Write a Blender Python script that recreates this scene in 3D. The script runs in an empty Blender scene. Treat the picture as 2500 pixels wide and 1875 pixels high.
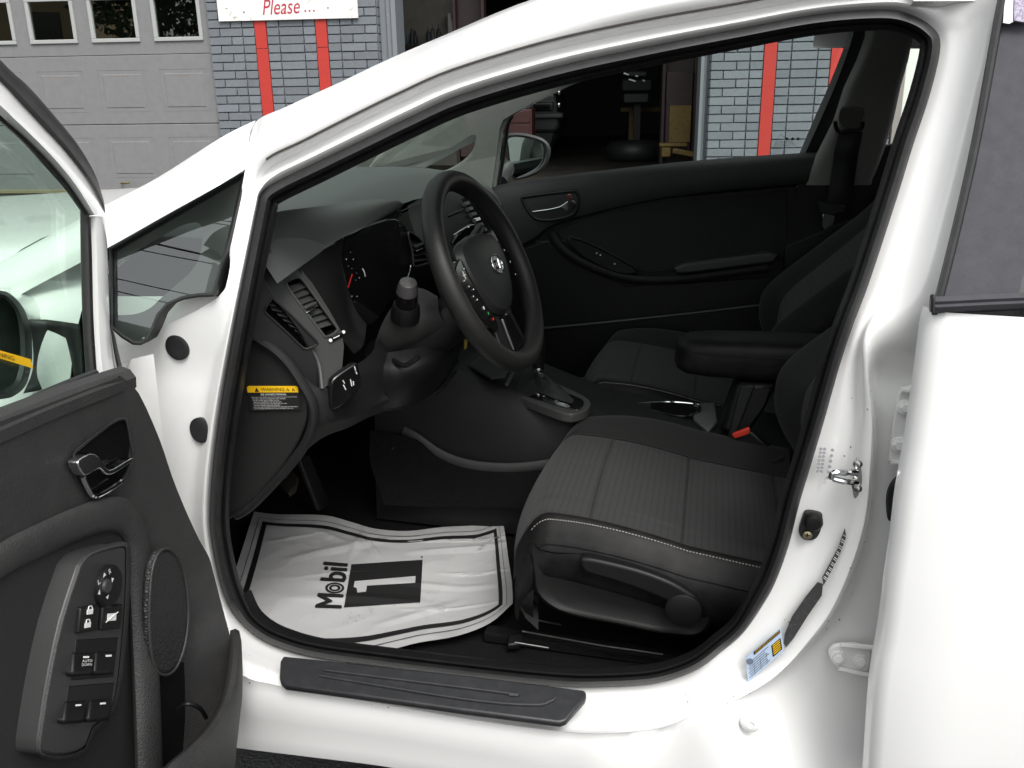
import bpy, bmesh, math, random
from mathutils import Vector, Matrix
random.seed(7)
SC = bpy.context.scene
COL = SC.collection
# ---------------------------------------------------------------- camera
# The car's own axes are the world axes: X towards its tail, Y across to the passenger side, Z up.
CAM_F = 2209.45                       # focal length in pixels of a 2500 px wide picture
PITCH, YAW, ROLL = [math.radians(a) for a in (18.257, 11.952, 0.9006)]
CAM = Vector((1.3973, -1.0310, 1.2051))
_f = Vector((-math.sin(YAW)*math.cos(PITCH), math.cos(YAW)*math.cos(PITCH), -math.sin(PITCH)))
_r0 = Vector((math.cos(YAW), math.sin(YAW), 0)); _u0 = _r0.cross(_f)
_r = _r0*math.cos(ROLL)+_u0*math.sin(ROLL); _u = -_r0*math.sin(ROLL)+_u0*math.cos(ROLL)
cd = bpy.data.cameras.new('camera'); cam = bpy.data.objects.new('camera', cd); COL.objects.link(cam)
cd.sensor_width = 36; cd.lens = CAM_F*36/2500; cd.clip_start = .05; cd.clip_end = 2000
cam.matrix_world = Matrix(((_r.x,_u.x,-_f.x,CAM.x),(_r.y,_u.y,-_f.y,CAM.y),(_r.z,_u.z,-_f.z,CAM.z),(0,0,0,1)))
SC.camera = cam
# ---------------------------------------------------------------- sky, sun, exposure (bright overcast)
SUN_EL, SUN_AZ = math.radians(55), math.radians(150)
w = bpy.data.worlds.new('World'); SC.world = w; w.use_nodes = True
nt = w.node_tree; nt.nodes.clear()
sky = nt.nodes.new('ShaderNodeTexSky'); sky.sky_type = 'NISHITA'; sky.sun_disc = False
sky.sun_elevation = SUN_EL; sky.sun_rotation = SUN_AZ; sky.air_density = 1.0; sky.dust_density = 4.0; sky.ozone_density = 1.0
hs = nt.nodes.new('ShaderNodeHueSaturation'); hs.inputs['Saturation'].default_value = .12
bg = nt.nodes.new('ShaderNodeBackground'); bg.inputs['Strength'].default_value = .15
wo = nt.nodes.new('ShaderNodeOutputWorld')
nt.links.new(sky.outputs[0], hs.inputs['Color']); nt.links.new(hs.outputs[0], bg.inputs[0]); nt.links.new(bg.outputs[0], wo.inputs[0])
sd = bpy.data.lights.new('sun', 'SUN'); sd.energy = .95; sd.angle = math.radians(25); sd.color = (1, .97, .93)
so = bpy.data.objects.new('sun', sd); COL.objects.link(so)
_sd = Vector((math.sin(SUN_AZ)*math.cos(SUN_EL), math.cos(SUN_AZ)*math.cos(SUN_EL), math.sin(SUN_EL)))
so.rotation_euler = _sd.to_track_quat('Z', 'Y').to_euler(); so.location = (0, -6, 12)
vs = SC.view_settings; vs.view_transform = 'Standard'; vs.look = 'None'; vs.gamma = 1; vs.use_curve_mapping = False
vs.exposure = .92
# ---------------------------------------------------------------- picture-to-place helpers (2212 px wide measurements)
SS = 2500/2212
def ray(x, y): return _f + _r*((x*SS-1250)/CAM_F) - _u*((y*SS-937.5)/CAM_F)
def P(x, y, Y=None, X=None, Z=None):
    d = ray(x, y)
    t = (X-CAM.x)/d.x if X is not None else (Y-CAM.y)/d.y if Y is not None else (Z-CAM.z)/d.z
    return CAM + d*t
def PP(l): return [P(a, b, c) for a, b, c in l]
def PL(x, y, p0, n):
    d = ray(x, y); return CAM + d*((p0-CAM).dot(n)/d.dot(n))
def PZ(x, y, fn):
    z = fn(0, 0)
    for _ in range(12):
        p = P(x, y, Z=z); z = fn(p.x, p.y)
    return P(x, y, Z=z)
def lerp(a, b, t): return a + (b-a)*t
def cr(pts, n=6, closed=False):
    """Catmull-Rom through Vectors or tuples of numbers"""
    pts = [Vector(p) for p in pts]; N = len(pts); out = []
    for i in range(N if closed else N-1):
        if closed: a, b, c, d = pts[i-1], pts[i], pts[(i+1) % N], pts[(i+2) % N]
        else:
            b, c = pts[i], pts[i+1]; a = pts[i-1] if i else b*2-c; d = pts[i+2] if i+2 < N else c*2-b
        for k in range(n):
            t = k/n
            out.append(.5*((2*b)+(c-a)*t+(2*a-5*b+4*c-d)*t*t+(3*b-a-3*c+d)*t**3))
    if not closed: out.append(pts[-1].copy())
    return out
def cr2(pts, n=6, closed=False):
    return [(v.x, v.y) for v in cr([(a, b, 0) for a, b in pts], n, closed)]
# ---------------------------------------------------------------- materials
MATS = {}
def mat(name, col, rough=.5, metal=0, coat=0, bump=None, var=None, spec=.5, aniso=None, sheen=0):
    """bump=(scale,strength,distance)  var=(scale, colour2, low, high[, coords stretch])"""
    if name in MATS: return MATS[name]
    m = bpy.data.materials.new(name); m.use_nodes = True; t = m.node_tree; b = t.nodes['Principled BSDF']
    b.inputs['Base Color'].default_value = (*col, 1); b.inputs['Roughness'].default_value = rough
    b.inputs['Metallic'].default_value = metal; b.inputs['Coat Weight'].default_value = coat
    b.inputs['Coat Roughness'].default_value = .04; b.inputs['Specular IOR Level'].default_value = spec
    b.inputs['Sheen Weight'].default_value = sheen
    tc = t.nodes.new('ShaderNodeTexCoord'); geo = t.nodes.new('ShaderNodeNewGeometry')
    if var:
        n = t.nodes.new('ShaderNodeTexNoise'); n.inputs['Scale'].default_value = var[0]; n.inputs['Detail'].default_value = 8
        n.inputs['Roughness'].default_value = .65
        if len(var) > 4:
            mp = t.nodes.new('ShaderNodeMapping'); mp.inputs['Scale'].default_value = var[4]
            t.links.new(geo.outputs['Position'], mp.inputs[0]); t.links.new(mp.outputs[0], n.inputs['Vector'])
        else: t.links.new(geo.outputs['Position'], n.inputs['Vector'])
        r = t.nodes.new('ShaderNodeMapRange'); r.inputs[1].default_value = var[2]; r.inputs[2].default_value = var[3]
        mx = t.nodes.new('ShaderNodeMix'); mx.data_type = 'RGBA'
        mx.inputs[6].default_value = (*col, 1); mx.inputs[7].default_value = (*var[1], 1)
        t.links.new(n.outputs[0], r.inputs[0]); t.links.new(r.outputs[0], mx.inputs[0]); t.links.new(mx.outputs[2], b.inputs['Base Color'])
    if bump:
        n2 = t.nodes.new('ShaderNodeTexNoise'); n2.inputs['Scale'].default_value = bump[0]; n2.inputs['Detail'].default_value = 3
        t.links.new(geo.outputs['Position'], n2.inputs['Vector'])
        bp_ = t.nodes.new('ShaderNodeBump'); bp_.inputs['Strength'].default_value = bump[1]; bp_.inputs['Distance'].default_value = bump[2]
        t.links.new(n2.outputs[0], bp_.inputs['Height']); t.links.new(bp_.outputs[0], b.inputs['Normal'])
    MATS[name] = m; return m
def glassmat(name, tint, refl=1.0, rough=0.0):
    m = bpy.data.materials.new(name); m.use_nodes = True; t = m.node_tree; t.nodes.clear()
    o = t.nodes.new('ShaderNodeOutputMaterial'); tr = t.nodes.new('ShaderNodeBsdfTransparent'); g = t.nodes.new('ShaderNodeBsdfGlossy')
    lw = t.nodes.new('ShaderNodeLayerWeight'); lw.inputs[0].default_value = .5; pw = t.nodes.new('ShaderNodeMath'); pw.operation = 'POWER'; pw.inputs[1].default_value = 5
    fr = t.nodes.new('ShaderNodeMath'); fr.operation = 'MULTIPLY_ADD'; fr.inputs[1].default_value = .96; fr.inputs[2].default_value = .04
    t.links.new(lw.outputs['Facing'], pw.inputs[0]); t.links.new(pw.outputs[0], fr.inputs[0]); mx = t.nodes.new('ShaderNodeMixShader')
    ml = t.nodes.new('ShaderNodeMath'); ml.operation = 'MULTIPLY'; ml.inputs[1].default_value = refl
    tr.inputs[0].default_value = (*tint, 1); g.inputs['Roughness'].default_value = rough; g.inputs[0].default_value = (.95, 1, .97, 1)
    t.links.new(fr.outputs[0], ml.inputs[0]); t.links.new(ml.outputs[0], mx.inputs[0])
    t.links.new(tr.outputs[0], mx.inputs[1]); t.links.new(g.outputs[0], mx.inputs[2]); t.links.new(mx.outputs[0], o.inputs[0])
    MATS[name] = m; return m
WHITE = mat('white_paint', (.80, .80, .785), .22, coat=.6, var=(3.0, (.74, .735, .71), .55, .9), bump=(260, .015, .001))
JAMB = WHITE
PLAST = mat('black_plastic', (.006, .0061, .0061), .55, spec=.25, bump=(900, .22, .0006), var=(40, (.0085, .0085, .0083), .4, .7))
PLASTS = mat('smooth_black_plastic', (.0065, .0067, .0068), .45, spec=.28, bump=(1400, .08, .0004))
DASH = mat('dash_grey_plastic', (.0105, .011, .0109), .55, spec=.28, bump=(700, .3, .0006), var=(30, (.0135, .0142, .0138), .4, .7))
DASHL = mat('light_dash_plastic', (.038, .040, .038), .5, spec=.35, bump=(700, .22, .0006))
TRIM = mat('grey_pillar_trim', (.20, .205, .19), .75, bump=(900, .3, .0008), var=(25, (.22, .225, .21), .4, .7))
RUB = mat('black_rubber', (.013, .013, .0135), .5, bump=(500, .12, .0006), var=(35, (.022, .022, .023), .45, .7))
RUBW = mat('weathered_black_film', (.050, .050, .057), .75, bump=(450, .25, .0008), var=(60, (.062, .062, .070), .35, .7), spec=.25)
CARPET = mat('black_carpet', (.006, .006, .006), .95, spec=.1, bump=(600, .8, .004), var=(200, (.011, .011, .011), .4, .7))
LEATH = mat('black_leatherette', (.0045, .0043, .0042), .55, spec=.22, bump=(420, .18, .0012), var=(20, (.015, .014, .014), .4, .7))
CHROME = mat('chrome', (.82, .83, .84), .08, 1)
STEEL = mat('zinc_steel', (.55, .55, .53), .28, 1, bump=(300, .1, .0006), var=(60, (.35, .34, .31), .5, .8))
GLOSS = mat('gloss_black', (.006, .006, .006), .08, spec=.6)
PRINTW = mat('white_print', (.72, .72, .70), .5)
PRINTB = mat('black_print', (.012, .012, .012), .45)
YEL = mat('yellow_label', (.80, .47, .01), .4)
REDP = mat('red_plastic', (.55, .035, .02), .35)
GLASS = glassmat('tinted_car_glass', (.80, .90, .84))
GLASSF = glassmat('far_window_glass', (.86, .93, .90), .55)
def ribbed(name, col, col2, scale, axis=0):
    m = mat(name, col, .95, bump=(900, .4, .0012), sheen=.05); t = m.node_tree; b = t.nodes['Principled BSDF']
    geo = [n for n in t.nodes if n.type == 'NEW_GEOMETRY'][0]
    wv = t.nodes.new('ShaderNodeTexWave'); wv.wave_type = 'BANDS'; wv.bands_direction = 'XYZ'[axis]; wv.inputs['Scale'].default_value = scale
    wv.inputs['Distortion'].default_value = .4; wv.inputs['Detail'].default_value = 3; wv.inputs['Detail Scale'].default_value = 8
    r = t.nodes.new('ShaderNodeMapRange'); r.inputs[1].default_value = .75; r.inputs[2].default_value = 1
    n = t.nodes.new('ShaderNodeTexNoise'); n.inputs['Scale'].default_value = 700
    ad = t.nodes.new('ShaderNodeMath'); ad.operation = 'MULTIPLY'
    mx = t.nodes.new('ShaderNodeMix'); mx.data_type = 'RGBA'; mx.inputs[6].default_value = (*col, 1); mx.inputs[7].default_value = (*col2, 1)
    t.links.new(geo.outputs['Position'], wv.inputs[0]); t.links.new(geo.outputs['Position'], n.inputs['Vector'])
    t.links.new(wv.outputs['Fac'], r.inputs[0]); t.links.new(r.outputs[0], ad.inputs[0]); t.links.new(n.outputs[0], ad.inputs[1])
    t.links.new(ad.outputs[0], mx.inputs[0]); t.links.new(mx.outputs[2], b.inputs['Base Color']); return m
FABRIC = ribbed('ribbed_grey_fabric', (.024, .0235, .0235), (.0065, .0065, .0065), 28, 0)
FABB = mat('black_seat_fabric', (.0065, .0064, .0063), .95, bump=(800, .4, .0012), sheen=.05)
# ---------------------------------------------------------------- mesh helpers
def obj(name, verts, faces, m, parent=None, smooth=True, bevel=0, seg=2, subsurf=0, solid=0, ang=35):
    me = bpy.data.meshes.new(name); me.from_pydata([tuple(v) for v in verts], [], faces)
    bm = bmesh.new(); bm.from_mesh(me); bmesh.ops.remove_doubles(bm, verts=bm.verts, dist=1e-6)
    bmesh.ops.recalc_face_normals(bm, faces=bm.faces); bm.to_mesh(me); bm.free()
    o = bpy.data.objects.new(name, me); COL.objects.link(o)
    if m: me.materials.append(m)
    if smooth:
        for p in me.polygons: p.use_smooth = True
    if solid:
        s = o.modifiers.new('solid', 'SOLIDIFY'); s.thickness = abs(solid); s.offset = -1 if solid > 0 else 1
    if bevel:
        b = o.modifiers.new('bevel', 'BEVEL'); b.width = bevel; b.segments = seg; b.limit_method = 'ANGLE'; b.angle_limit = math.radians(30)
        b.harden_normals = False
    if subsurf:
        s = o.modifiers.new('sub', 'SUBSURF'); s.levels = subsurf; s.render_levels = subsurf
    if smooth and not subsurf:
        me.set_sharp_from_angle(angle=math.radians(ang))
    if parent is not None: o.parent = parent
    return o
def empty(name, loc=(0, 0, 0), parent=None):
    o = bpy.data.objects.new(name, None); o.empty_display_size = .1; COL.objects.link(o)
    o.location = loc
    if parent is not None: o.parent = parent
    return o
def tag(o, label, cat=None, group=None, kind=None):
    if label: o['label'] = label
    if cat: o['category'] = cat
    if group: o['group'] = group
    if kind: o['kind'] = kind
    return o
def gridf(rows, cu=False, cv=False, off=0):
    assert len(set(map(len, rows))) == 1, [len(r) for r in rows]
    R_, C_ = len(rows), len(rows[0]); v = [p for r in rows for p in r]; fc = []
    for i in range(R_ if cv else R_-1):
        for j in range(C_ if cu else C_-1):
            i2, j2 = (i+1) % R_, (j+1) % C_
            fc.append((off+i*C_+j, off+i*C_+j2, off+i2*C_+j2, off+i2*C_+j))
    return v, fc
def loft(name, rows, m, parent=None, cu=False, cv=False, **k):
    v, fc = gridf(rows, cu, cv); return obj(name, v, fc, m, parent, **k)
def newell(pts):
    n = Vector((0, 0, 0))
    for i, p in enumerate(pts):
        q = pts[(i+1) % len(pts)]
        n += Vector(((p.y-q.y)*(p.z+q.z), (p.z-q.z)*(p.x+q.x), (p.x-q.x)*(p.y+q.y)))
    return n.normalized()
def prism(pts, vec):
    n = len(pts); v = list(pts)+[p+vec for p in pts]
    fc = [tuple(range(n)), tuple(range(2*n-1, n-1, -1))]+[(i, (i+1) % n, n+(i+1) % n, n+i) for i in range(n)]
    return v, fc
def plate(name, pts, thick, m, parent=None, bevel=.003, seg=2, vec=None, **k):
    """a closed outline given as points in space, thickened away from the viewer along its own normal"""
    pts = [Vector(p) for p in pts]
    if vec is None:
        n = newell(pts); c = sum(pts, Vector())/len(pts)
        if n.dot(c-CAM) < 0: n = -n
        vec = n*thick
    v, fc = prism(pts, vec); return obj(name, v, fc, m, parent, bevel=bevel, seg=seg, **k)
def tube(name, path, r, m, parent=None, closed=False, n=10, cap=True, flat=None, up=None, **k):
    """round (or flat=(a,b) oval) tube; r is a number or a list"""
    path = [Vector(p) for p in path]; N = len(path); rows = []
    prev = None
    for i, p in enumerate(path):
        if closed: t = path[(i+1) % N]-path[i-1]
        else: t = path[min(i+1, N-1)]-path[max(i-1, 0)]
        t = t.normalized()
        a = Vector(up) if up is not None else (prev if prev is not None else (Vector((0, 0, 1)) if abs(t.z) < .9 else Vector((1, 0, 0))))
        a = (a-t*a.dot(t)).normalized(); b = t.cross(a); prev = a
        rr = r[i] if isinstance(r, (list, tuple)) else r
        fa, fb = flat if flat else (1, 1)
        rows.append([p+a*(rr*fa*math.cos(q*2*math.pi/n))+b*(rr*fb*math.sin(q*2*math.pi/n)) for q in range(n)])
    v, fc = gridf(rows, True, closed)
    if cap and not closed: fc += [tuple(range(n)), tuple(range((N-1)*n, N*n))]
    return obj(name, v, fc, m, parent, **k)
def box(name, c, ax, dims, m, parent=None, bevel=.002, seg=2, **k):
    """ax = three direction vectors"""
    c = Vector(c); a, b, d = [Vector(x).normalized()*(s/2) for x, s in zip(ax, dims)]
    v = [c+a*i+b*j+d*l for i in(-1, 1) for j in(-1, 1) for l in(-1, 1)]
    fc = [(0, 1, 3, 2), (4, 6, 7, 5), (0, 4, 5, 1), (2, 3, 7, 6), (0, 2, 6, 4), (1, 5, 7, 3)]
    return obj(name, v, fc, m, parent, bevel=bevel, seg=seg, **k)
XYZ = (Vector((1, 0, 0)), Vector((0, 1, 0)), Vector((0, 0, 1)))
def frame_of(n, up=(0, 0, 1)):
    n = Vector(n).normalized(); a = Vector(up).cross(n)
    a = a.normalized() if a.length > 1e-4 else Vector((1, 0, 0)); return a, n.cross(a), n
def lathe(name, c, axis, prof, m, parent=None, n=24, **k):
    """prof: list of (radius, height along axis)"""
    a, b, ax = frame_of(axis); c = Vector(c)
    rows = [[c+ax*h+a*(r*math.cos(q*2*math.pi/n))+b*(r*math.sin(q*2*math.pi/n)) for q in range(n)] for r, h in prof]
    v, fc = gridf(rows, True)
    fc += [tuple(range(n)), tuple(range((len(prof)-1)*n, len(prof)*n))]
    return obj(name, v, fc, m, parent, **k)
def textmesh(body, res=2, spacing=1.0, shear=0):
    cu = bpy.data.curves.new('lettering', 'FONT'); cu.body = body; cu.size = 1; cu.resolution_u = res; cu.fill_mode = 'FRONT'
    cu.space_character = spacing; cu.shear = shear
    o = bpy.data.objects.new('lettering', cu); COL.objects.link(o)
    me = bpy.data.meshes.new_from_object(o.evaluated_get(bpy.context.evaluated_depsgraph_get()))
    bpy.data.objects.remove(o)
    vs_ = [v.co.copy() for v in me.vertices]; fc = [tuple(p.vertices) for p in me.polygons]
    return vs_, fc
def print_text(name, body, fn, m, parent, bold=0, **k):
    """fn maps normalised (u,v) in the text's own bounding box (0..1) to a point in space"""
    v, fc = textmesh(body, **k)
    x0 = min(p.x for p in v); x1 = max(p.x for p in v); y0 = min(p.y for p in v); y1 = max(p.y for p in v)
    V2 = [fn((p.x-x0)/(x1-x0), (p.y-y0)/max(1e-6, y1-y0)) for p in v]
    o = obj(name, V2, fc, m, parent, smooth=False); return o
def quad(p00, p10, p01, p11):
    """bilinear (u,v) -> 2D or 3D point"""
    def fn(u, v):
        if isinstance(p00, Vector): return lerp(lerp(p00, p10, u), lerp(p01, p11, u), v)
        a = [(p00[i]*(1-u)+p10[i]*u)*(1-v)+(p01[i]*(1-u)+p11[i]*u)*v for i in range(len(p00))]
        return tuple(a)
    return fn
def merge(parts):
    """join (verts, faces) lists"""
    V_, F_ = [], []
    for v, fc in parts:
        o = len(V_); V_ += list(v); F_ += [tuple(i+o for i in q) for q in fc]
    return V_, F_
def boxvf(c, ax, dims):
    c = Vector(c); a, b, d = [Vector(x).normalized()*(s/2) for x, s in zip(ax, dims)]
    return [c+a*i+b*j+d*l for i in(-1, 1) for j in(-1, 1) for l in(-1, 1)], [(0, 1, 3, 2), (4, 6, 7, 5), (0, 4, 5, 1), (2, 3, 7, 6), (0, 2, 6, 4), (1, 5, 7, 3)]
# ================================================================ the garage behind the car
YW, TILT = math.radians(6), math.radians(1.75)
HB = Vector((-math.sin(YW), math.cos(YW), 0)); _rb = Vector((math.cos(YW), math.sin(YW), 0)); ZU = Vector((0, 0, 1))
RB = _rb*math.cos(TILT)+ZU*math.sin(TILT); UB = -_rb*math.sin(TILT)+ZU*math.cos(TILT)
W0 = Vector((CAM.x, CAM.y, 0))+HB*7.3
def B(a, z, d=0): return W0+RB*a+UB*z+HB*d
BAX = (RB, UB, HB)
def bbox(name, a0, a1, z0, z1, d0, d1, m, parent, bevel=.003, **k):
    return box(name, B((a0+a1)/2, (z0+z1)/2, (d0+d1)/2), BAX, (a1-a0, z1-z0, d1-d0), m, parent, bevel=bevel, **k)
def bvf(a0, a1, z0, z1, d0, d1): return boxvf(B((a0+a1)/2, (z0+z1)/2, (d0+d1)/2), BAX, (a1-a0, z1-z0, d1-d0))
ZF = .42
ASPH = mat('asphalt', (.045, .046, .047), .9, bump=(160, .9, .01), var=(90, (.085, .085, .082), .45, .75))
CONC = mat('oily_concrete', (.028, .023, .016), .55, bump=(30, .2, .004), var=(2.2, (.011, .009, .007), .42, .62))
BRICK = mat('grey_painted_brick', (.150, .166, .182), .75, bump=(240, .35, .003), var=(35, (.125, .138, .153), .45, .75))
_t = BRICK.node_tree; _oi = _t.nodes.new('ShaderNodeObjectInfo'); _b = _t.nodes['Principled BSDF']; _hs = _t.nodes.new('ShaderNodeHueSaturation'); _mr = _t.nodes.new('ShaderNodeMapRange')
_mr.inputs[3].default_value = .88; _mr.inputs[4].default_value = 1.14; _src = _b.inputs['Base Color'].links[0].from_socket
_t.links.new(_oi.outputs['Random'], _mr.inputs[0]); _t.links.new(_mr.outputs[0], _hs.inputs['Value']); _t.links.new(_src, _hs.inputs['Color']); _t.links.new(_hs.outputs[0], _b.inputs['Base Color'])
MORT = mat('grey_painted_mortar', (.115, .127, .14), .9, bump=(200, .4, .003))
REDS = mat('red_painted_strip', (.42, .028, .018), .6, bump=(300, .25, .002), var=(30, (.37, .025, .017), .45, .8))
DOORP = mat('grey_painted_steel_door', (.182, .182, .184), .62, bump=(700, .3, .0012), var=(18, (.162, .162, .164), .4, .7))
FRAMEP = mat('pale_window_frame', (.33, .34, .33), .6)
JAMBP = mat('grey_jamb_paint', (.17, .185, .20), .6, bump=(200, .2, .001), var=(60, (.30, .31, .31), .6, .75, (1, 1, .15)))
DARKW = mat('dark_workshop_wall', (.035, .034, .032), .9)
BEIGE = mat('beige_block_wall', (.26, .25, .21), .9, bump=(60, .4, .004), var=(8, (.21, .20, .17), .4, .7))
SIGNW = mat('white_enamel_sign', (.72, .72, .69), .4, var=(14, (.26, .22, .13), .60, .68))
SIGNR = mat('red_sign_lettering', (.42, .02, .05), .45)
PANE = glassmat('door_pane_glass', (.30, .32, .28), 3.6)
RUST = mat('rust_streak', (.21, .15, .10), .9)
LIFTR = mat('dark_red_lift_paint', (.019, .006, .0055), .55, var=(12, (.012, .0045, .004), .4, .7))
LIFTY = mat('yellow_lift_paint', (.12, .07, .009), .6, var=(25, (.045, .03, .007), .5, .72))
# ground: one sheet that climbs gently to the workshop apron
rows = []
for v in (-250, -60, -12, 2.9, 4.5, 6.0, 7.25, 7.6, 40, 260):
    zz = 0 if v <= 2.9 else min(ZF-.004, (v-2.9)/4.35*(ZF-.004))
    if v >= 7.6: zz = ZF-.02
    rows.append([Vector((CAM.x, CAM.y, 0))+HB*v+_rb*u+ZU*zz+(RB-_rb)*(u if v > 2.9 and abs(u) < 30 else 0)*min(1, max(0, (v-2.9)/4.35)) for u in (-260, -60, -20, -5, 0, 5, 20, 60, 260)])
tag(loft('ground', rows, ASPH, smooth=False), None, kind='structure')
bld = tag(empty('garage_building', B(0, ZF)), 'grey painted brick workshop with red stripes, panelled door and dark open bay', 'building')
bld.location = (0, 0, 0)
# ---- brick piers
CO, JT = .0630, .0085
random.seed(3)
def pier(edges, stripes, runs, a0, a1, zlo, zhi, ret_side):
    """edges: stacked columns; runs: running-bond zones (a0,a1,phase)"""
    pr_ = bbox('brick_pier', a0+.004, a1-.004, ZF, 3.4, .016, .34, MORT, bld, bevel=0)
    proto = {}
    rest = []
    def brick(x0, x1, z, hid, d0=0.0):
        j = JT/2; jj = random.uniform(-.0035, .0035)
        if hid: rest.append(bvf(x0+j, x1-j, z+j, z+CO-j, d0+jj, .03)); return
        key = (round(x1-x0, 3), random.randrange(3))
        if key not in proto:
            me = bbox('brick', -(x1-x0)/2+j, (x1-x0)/2-j, -CO/2+j, CO/2-j, -.015, .015, BRICK, pr_, bevel=.0018, seg=1)
            for v in me.data.vertices: v.co -= W0; v.co += Vector((random.uniform(-.0008, .0008), 0, random.uniform(-.0008, .0008)))
            proto[key] = me; o = me
        else:
            o = proto[key].copy(); COL.objects.link(o)
        o.location = W0+RB*((x0+x1)/2)+UB*(z+CO/2)+HB*(d0+.015+jj)
        o.rotation_euler = (0, random.uniform(-.004, .004), 0)
    k0 = int((3.3-ZF)/CO)
    for k in range(k0):
        z = ZF+.008+k*CO; hid = not (zlo <= z <= zhi); par = k % 2
        for e0, e1 in edges: brick(e0, e1, z, hid)
        for r0, r1, ph in runs:
            h = (r1-r0)/3
            cuts = [r0, r0+h, r1] if (par ^ ph) else [r0, r1-h, r1]
            for c0, c1 in zip(cuts, cuts[1:]): brick(c0, c1, z, hid)
        # return face bricks round the corner into the bay
        if ret_side:
            aa = a1 if ret_side > 0 else a0
            x0, x1 = (aa-.030, aa+.004) if ret_side > 0 else (aa-.004, aa+.030)
            rest.append(bvf(x0, x1, z+JT/2, z+CO-JT/2, .032, .105)); rest.append(bvf(x0, x1, z+JT/2, z+CO-JT/2, .113, .30))
    v, fc = merge(rest); o = obj('outlying_brickwork', v, fc, BRICK, pr_, smooth=False); o['kind'] = 'stuff'
    for s0, s1 in stripes:
        for q0, q1 in ((ZF, 1.531), (1.534, 3.3)):
            bbox('red_strip', s0+.002, s1-.002, q0, q1, -.004, .03, REDS, pr_, bevel=.002)
    return pr_
pier([(-2.873, -2.773), (-2.677, -2.577), (-2.577, -2.382), (-2.382, -2.284), (-2.192, -2.088)], [(-2.773, -2.677), (-2.284, -2.192)],
     [(-3.15, -2.873, 0), (-2.088, -1.796, 1)], -3.15, -1.796, .86, 1.95, 1)
pier([(1.024, 1.123), (1.217, 1.321), (1.321, 1.512), (1.512, 1.606), (1.70, 1.795)], [(1.123, 1.217), (1.606, 1.70)],
     [(.739, 1.024, 0), (1.795, 2.085, 1)], .739, 2.085, .62, 1.60, -1)
# ---- bay jambs
for nm, a0, a1 in (('bay_jamb', -1.796, -1.66), ('bay_jamb', .671, .739)):
    s = 1 if a0 < 0 else -1
    for q, (f0, f1) in enumerate(((.0, .42), (.42, .72), (.72, 1.0))):
        x0 = a0+(a1-a0)*f0; x1 = a0+(a1-a0)*f1
        bbox('bay_jamb', x0, x1, ZF, 3.3, .10-.022*(q if s > 0 else 2-q), .34, JAMBP, bld)
bbox('corner_post', 2.09, 2.145, ZF, 3.3, -.02, .34, mat('weathered_post', (.22, .215, .19), .7, var=(40, (.38, .33, .24), .55, .75, (1, 1, .2))), bld)
bbox('white_side_door', 2.15, 4.4, ZF, 3.3, .03, .3, mat('pale_door_paint', (.62, .66, .60), .5), bld)
# ---- sectional door on the left
od = bbox('overhead_door', -8.2, -3.155, ZF+.01, 3.15, .075, .10, DOORP, bld, bevel=0)
secs = [(ZF+.012, .972), (.977, 1.508), (1.513, 2.044), (2.049, 2.58), (2.585, 3.14)]
PW, PITCHW = .394, .526
cen = [-3.416-PITCHW*i for i in range(9)]
for si, (z0, z1) in enumerate(secs):
    if si != 2:
        s = bbox('door_section', -8.2, -3.155, z0, z1, .045, .074, DOORP, od, bevel=.004)
    else:
        # section with window openings: rails and stiles
        bm_parts = [bvf(-8.2, -3.155, z0, 1.612, .045, .074), bvf(-8.2, -3.155, 1.945, z1, .045, .074)]
        ed = [-3.155]+[x for c in cen for x in (c+.197, c-.197)]+[-8.2]
        for e1, e0 in zip(ed[0::2], ed[1::2]): bm_parts.append(bvf(e0, e1, 1.612, 1.945, .0455, .0735))
        v, fc = merge(bm_parts); obj('window_section', v, fc, DOORP, od, smooth=False)
    for c in cen:
        if si == 2:
            x0, x1, y0, y1 = c-.203, c+.203, 1.606, 1.95
            fr = [bvf(x0, x1, y0, y0+.03, .030, .06), bvf(x0, x1, y1-.03, y1, .030, .06), bvf(x0, x0+.03, y0+.03, y1-.03, .031, .06), bvf(x1-.03, x1, y0+.03, y1-.03, .031, .06)]
            v, fc = merge(fr); obj('window_frame', v, fc, FRAMEP, od, smooth=False, bevel=.004)
            bbox('window_pane', x0+.029, x1-.029, y0+.029, y1-.029, .052, .056, PANE, od, bevel=0)
        else:
            m_ = (z0+z1)/2-.008; hh = .160
            if si == 0: m_, hh = z1-.103-.160, .160
            # embossed ring and raised field
            o0, o1 = .197, .163
            def ring(s_, t_): return [B(c-s_, m_-t_, .045), B(c+s_, m_-t_, .045), B(c+s_, m_+t_, .045), B(c-s_, m_+t_, .045)]
            offs = [(.197, .160, -.0015), (.191, .154, .0105), (.176, .139, .0105), (.160, .125, -.004)]
            rws = [[q+HB*dd for q in ring(a_, b_)] for a_, b_, dd in offs]
            v, fc = gridf(rws, True); n0 = len(v)-4; fc.append((n0, n0+1, n0+2, n0+3))
            obj('raised_panel', v, fc, DOORP, od, smooth=False)
            if si in (1,):
                bbox('rust_streak', c-.12, c+.12-(.05 if c < -3.6 else 0), m_+.113, m_+.1165, .0405, .046, RUST, od, bevel=0)
hd = [B(-4.06, .505, .04), B(-4.06, .505, .01), B(-4.03, .508, -.005), B(-3.98, .508, -.005)]
tube('lift_handle', hd, .008, mat('brass_handle', (.35, .27, .14), .4, 1), od, n=8)
bbox('bottom_seal', -8.2, -3.155, ZF+.0, ZF+.03, .03, .09, mat('tan_seal', (.22, .18, .11), .8), od)
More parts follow.
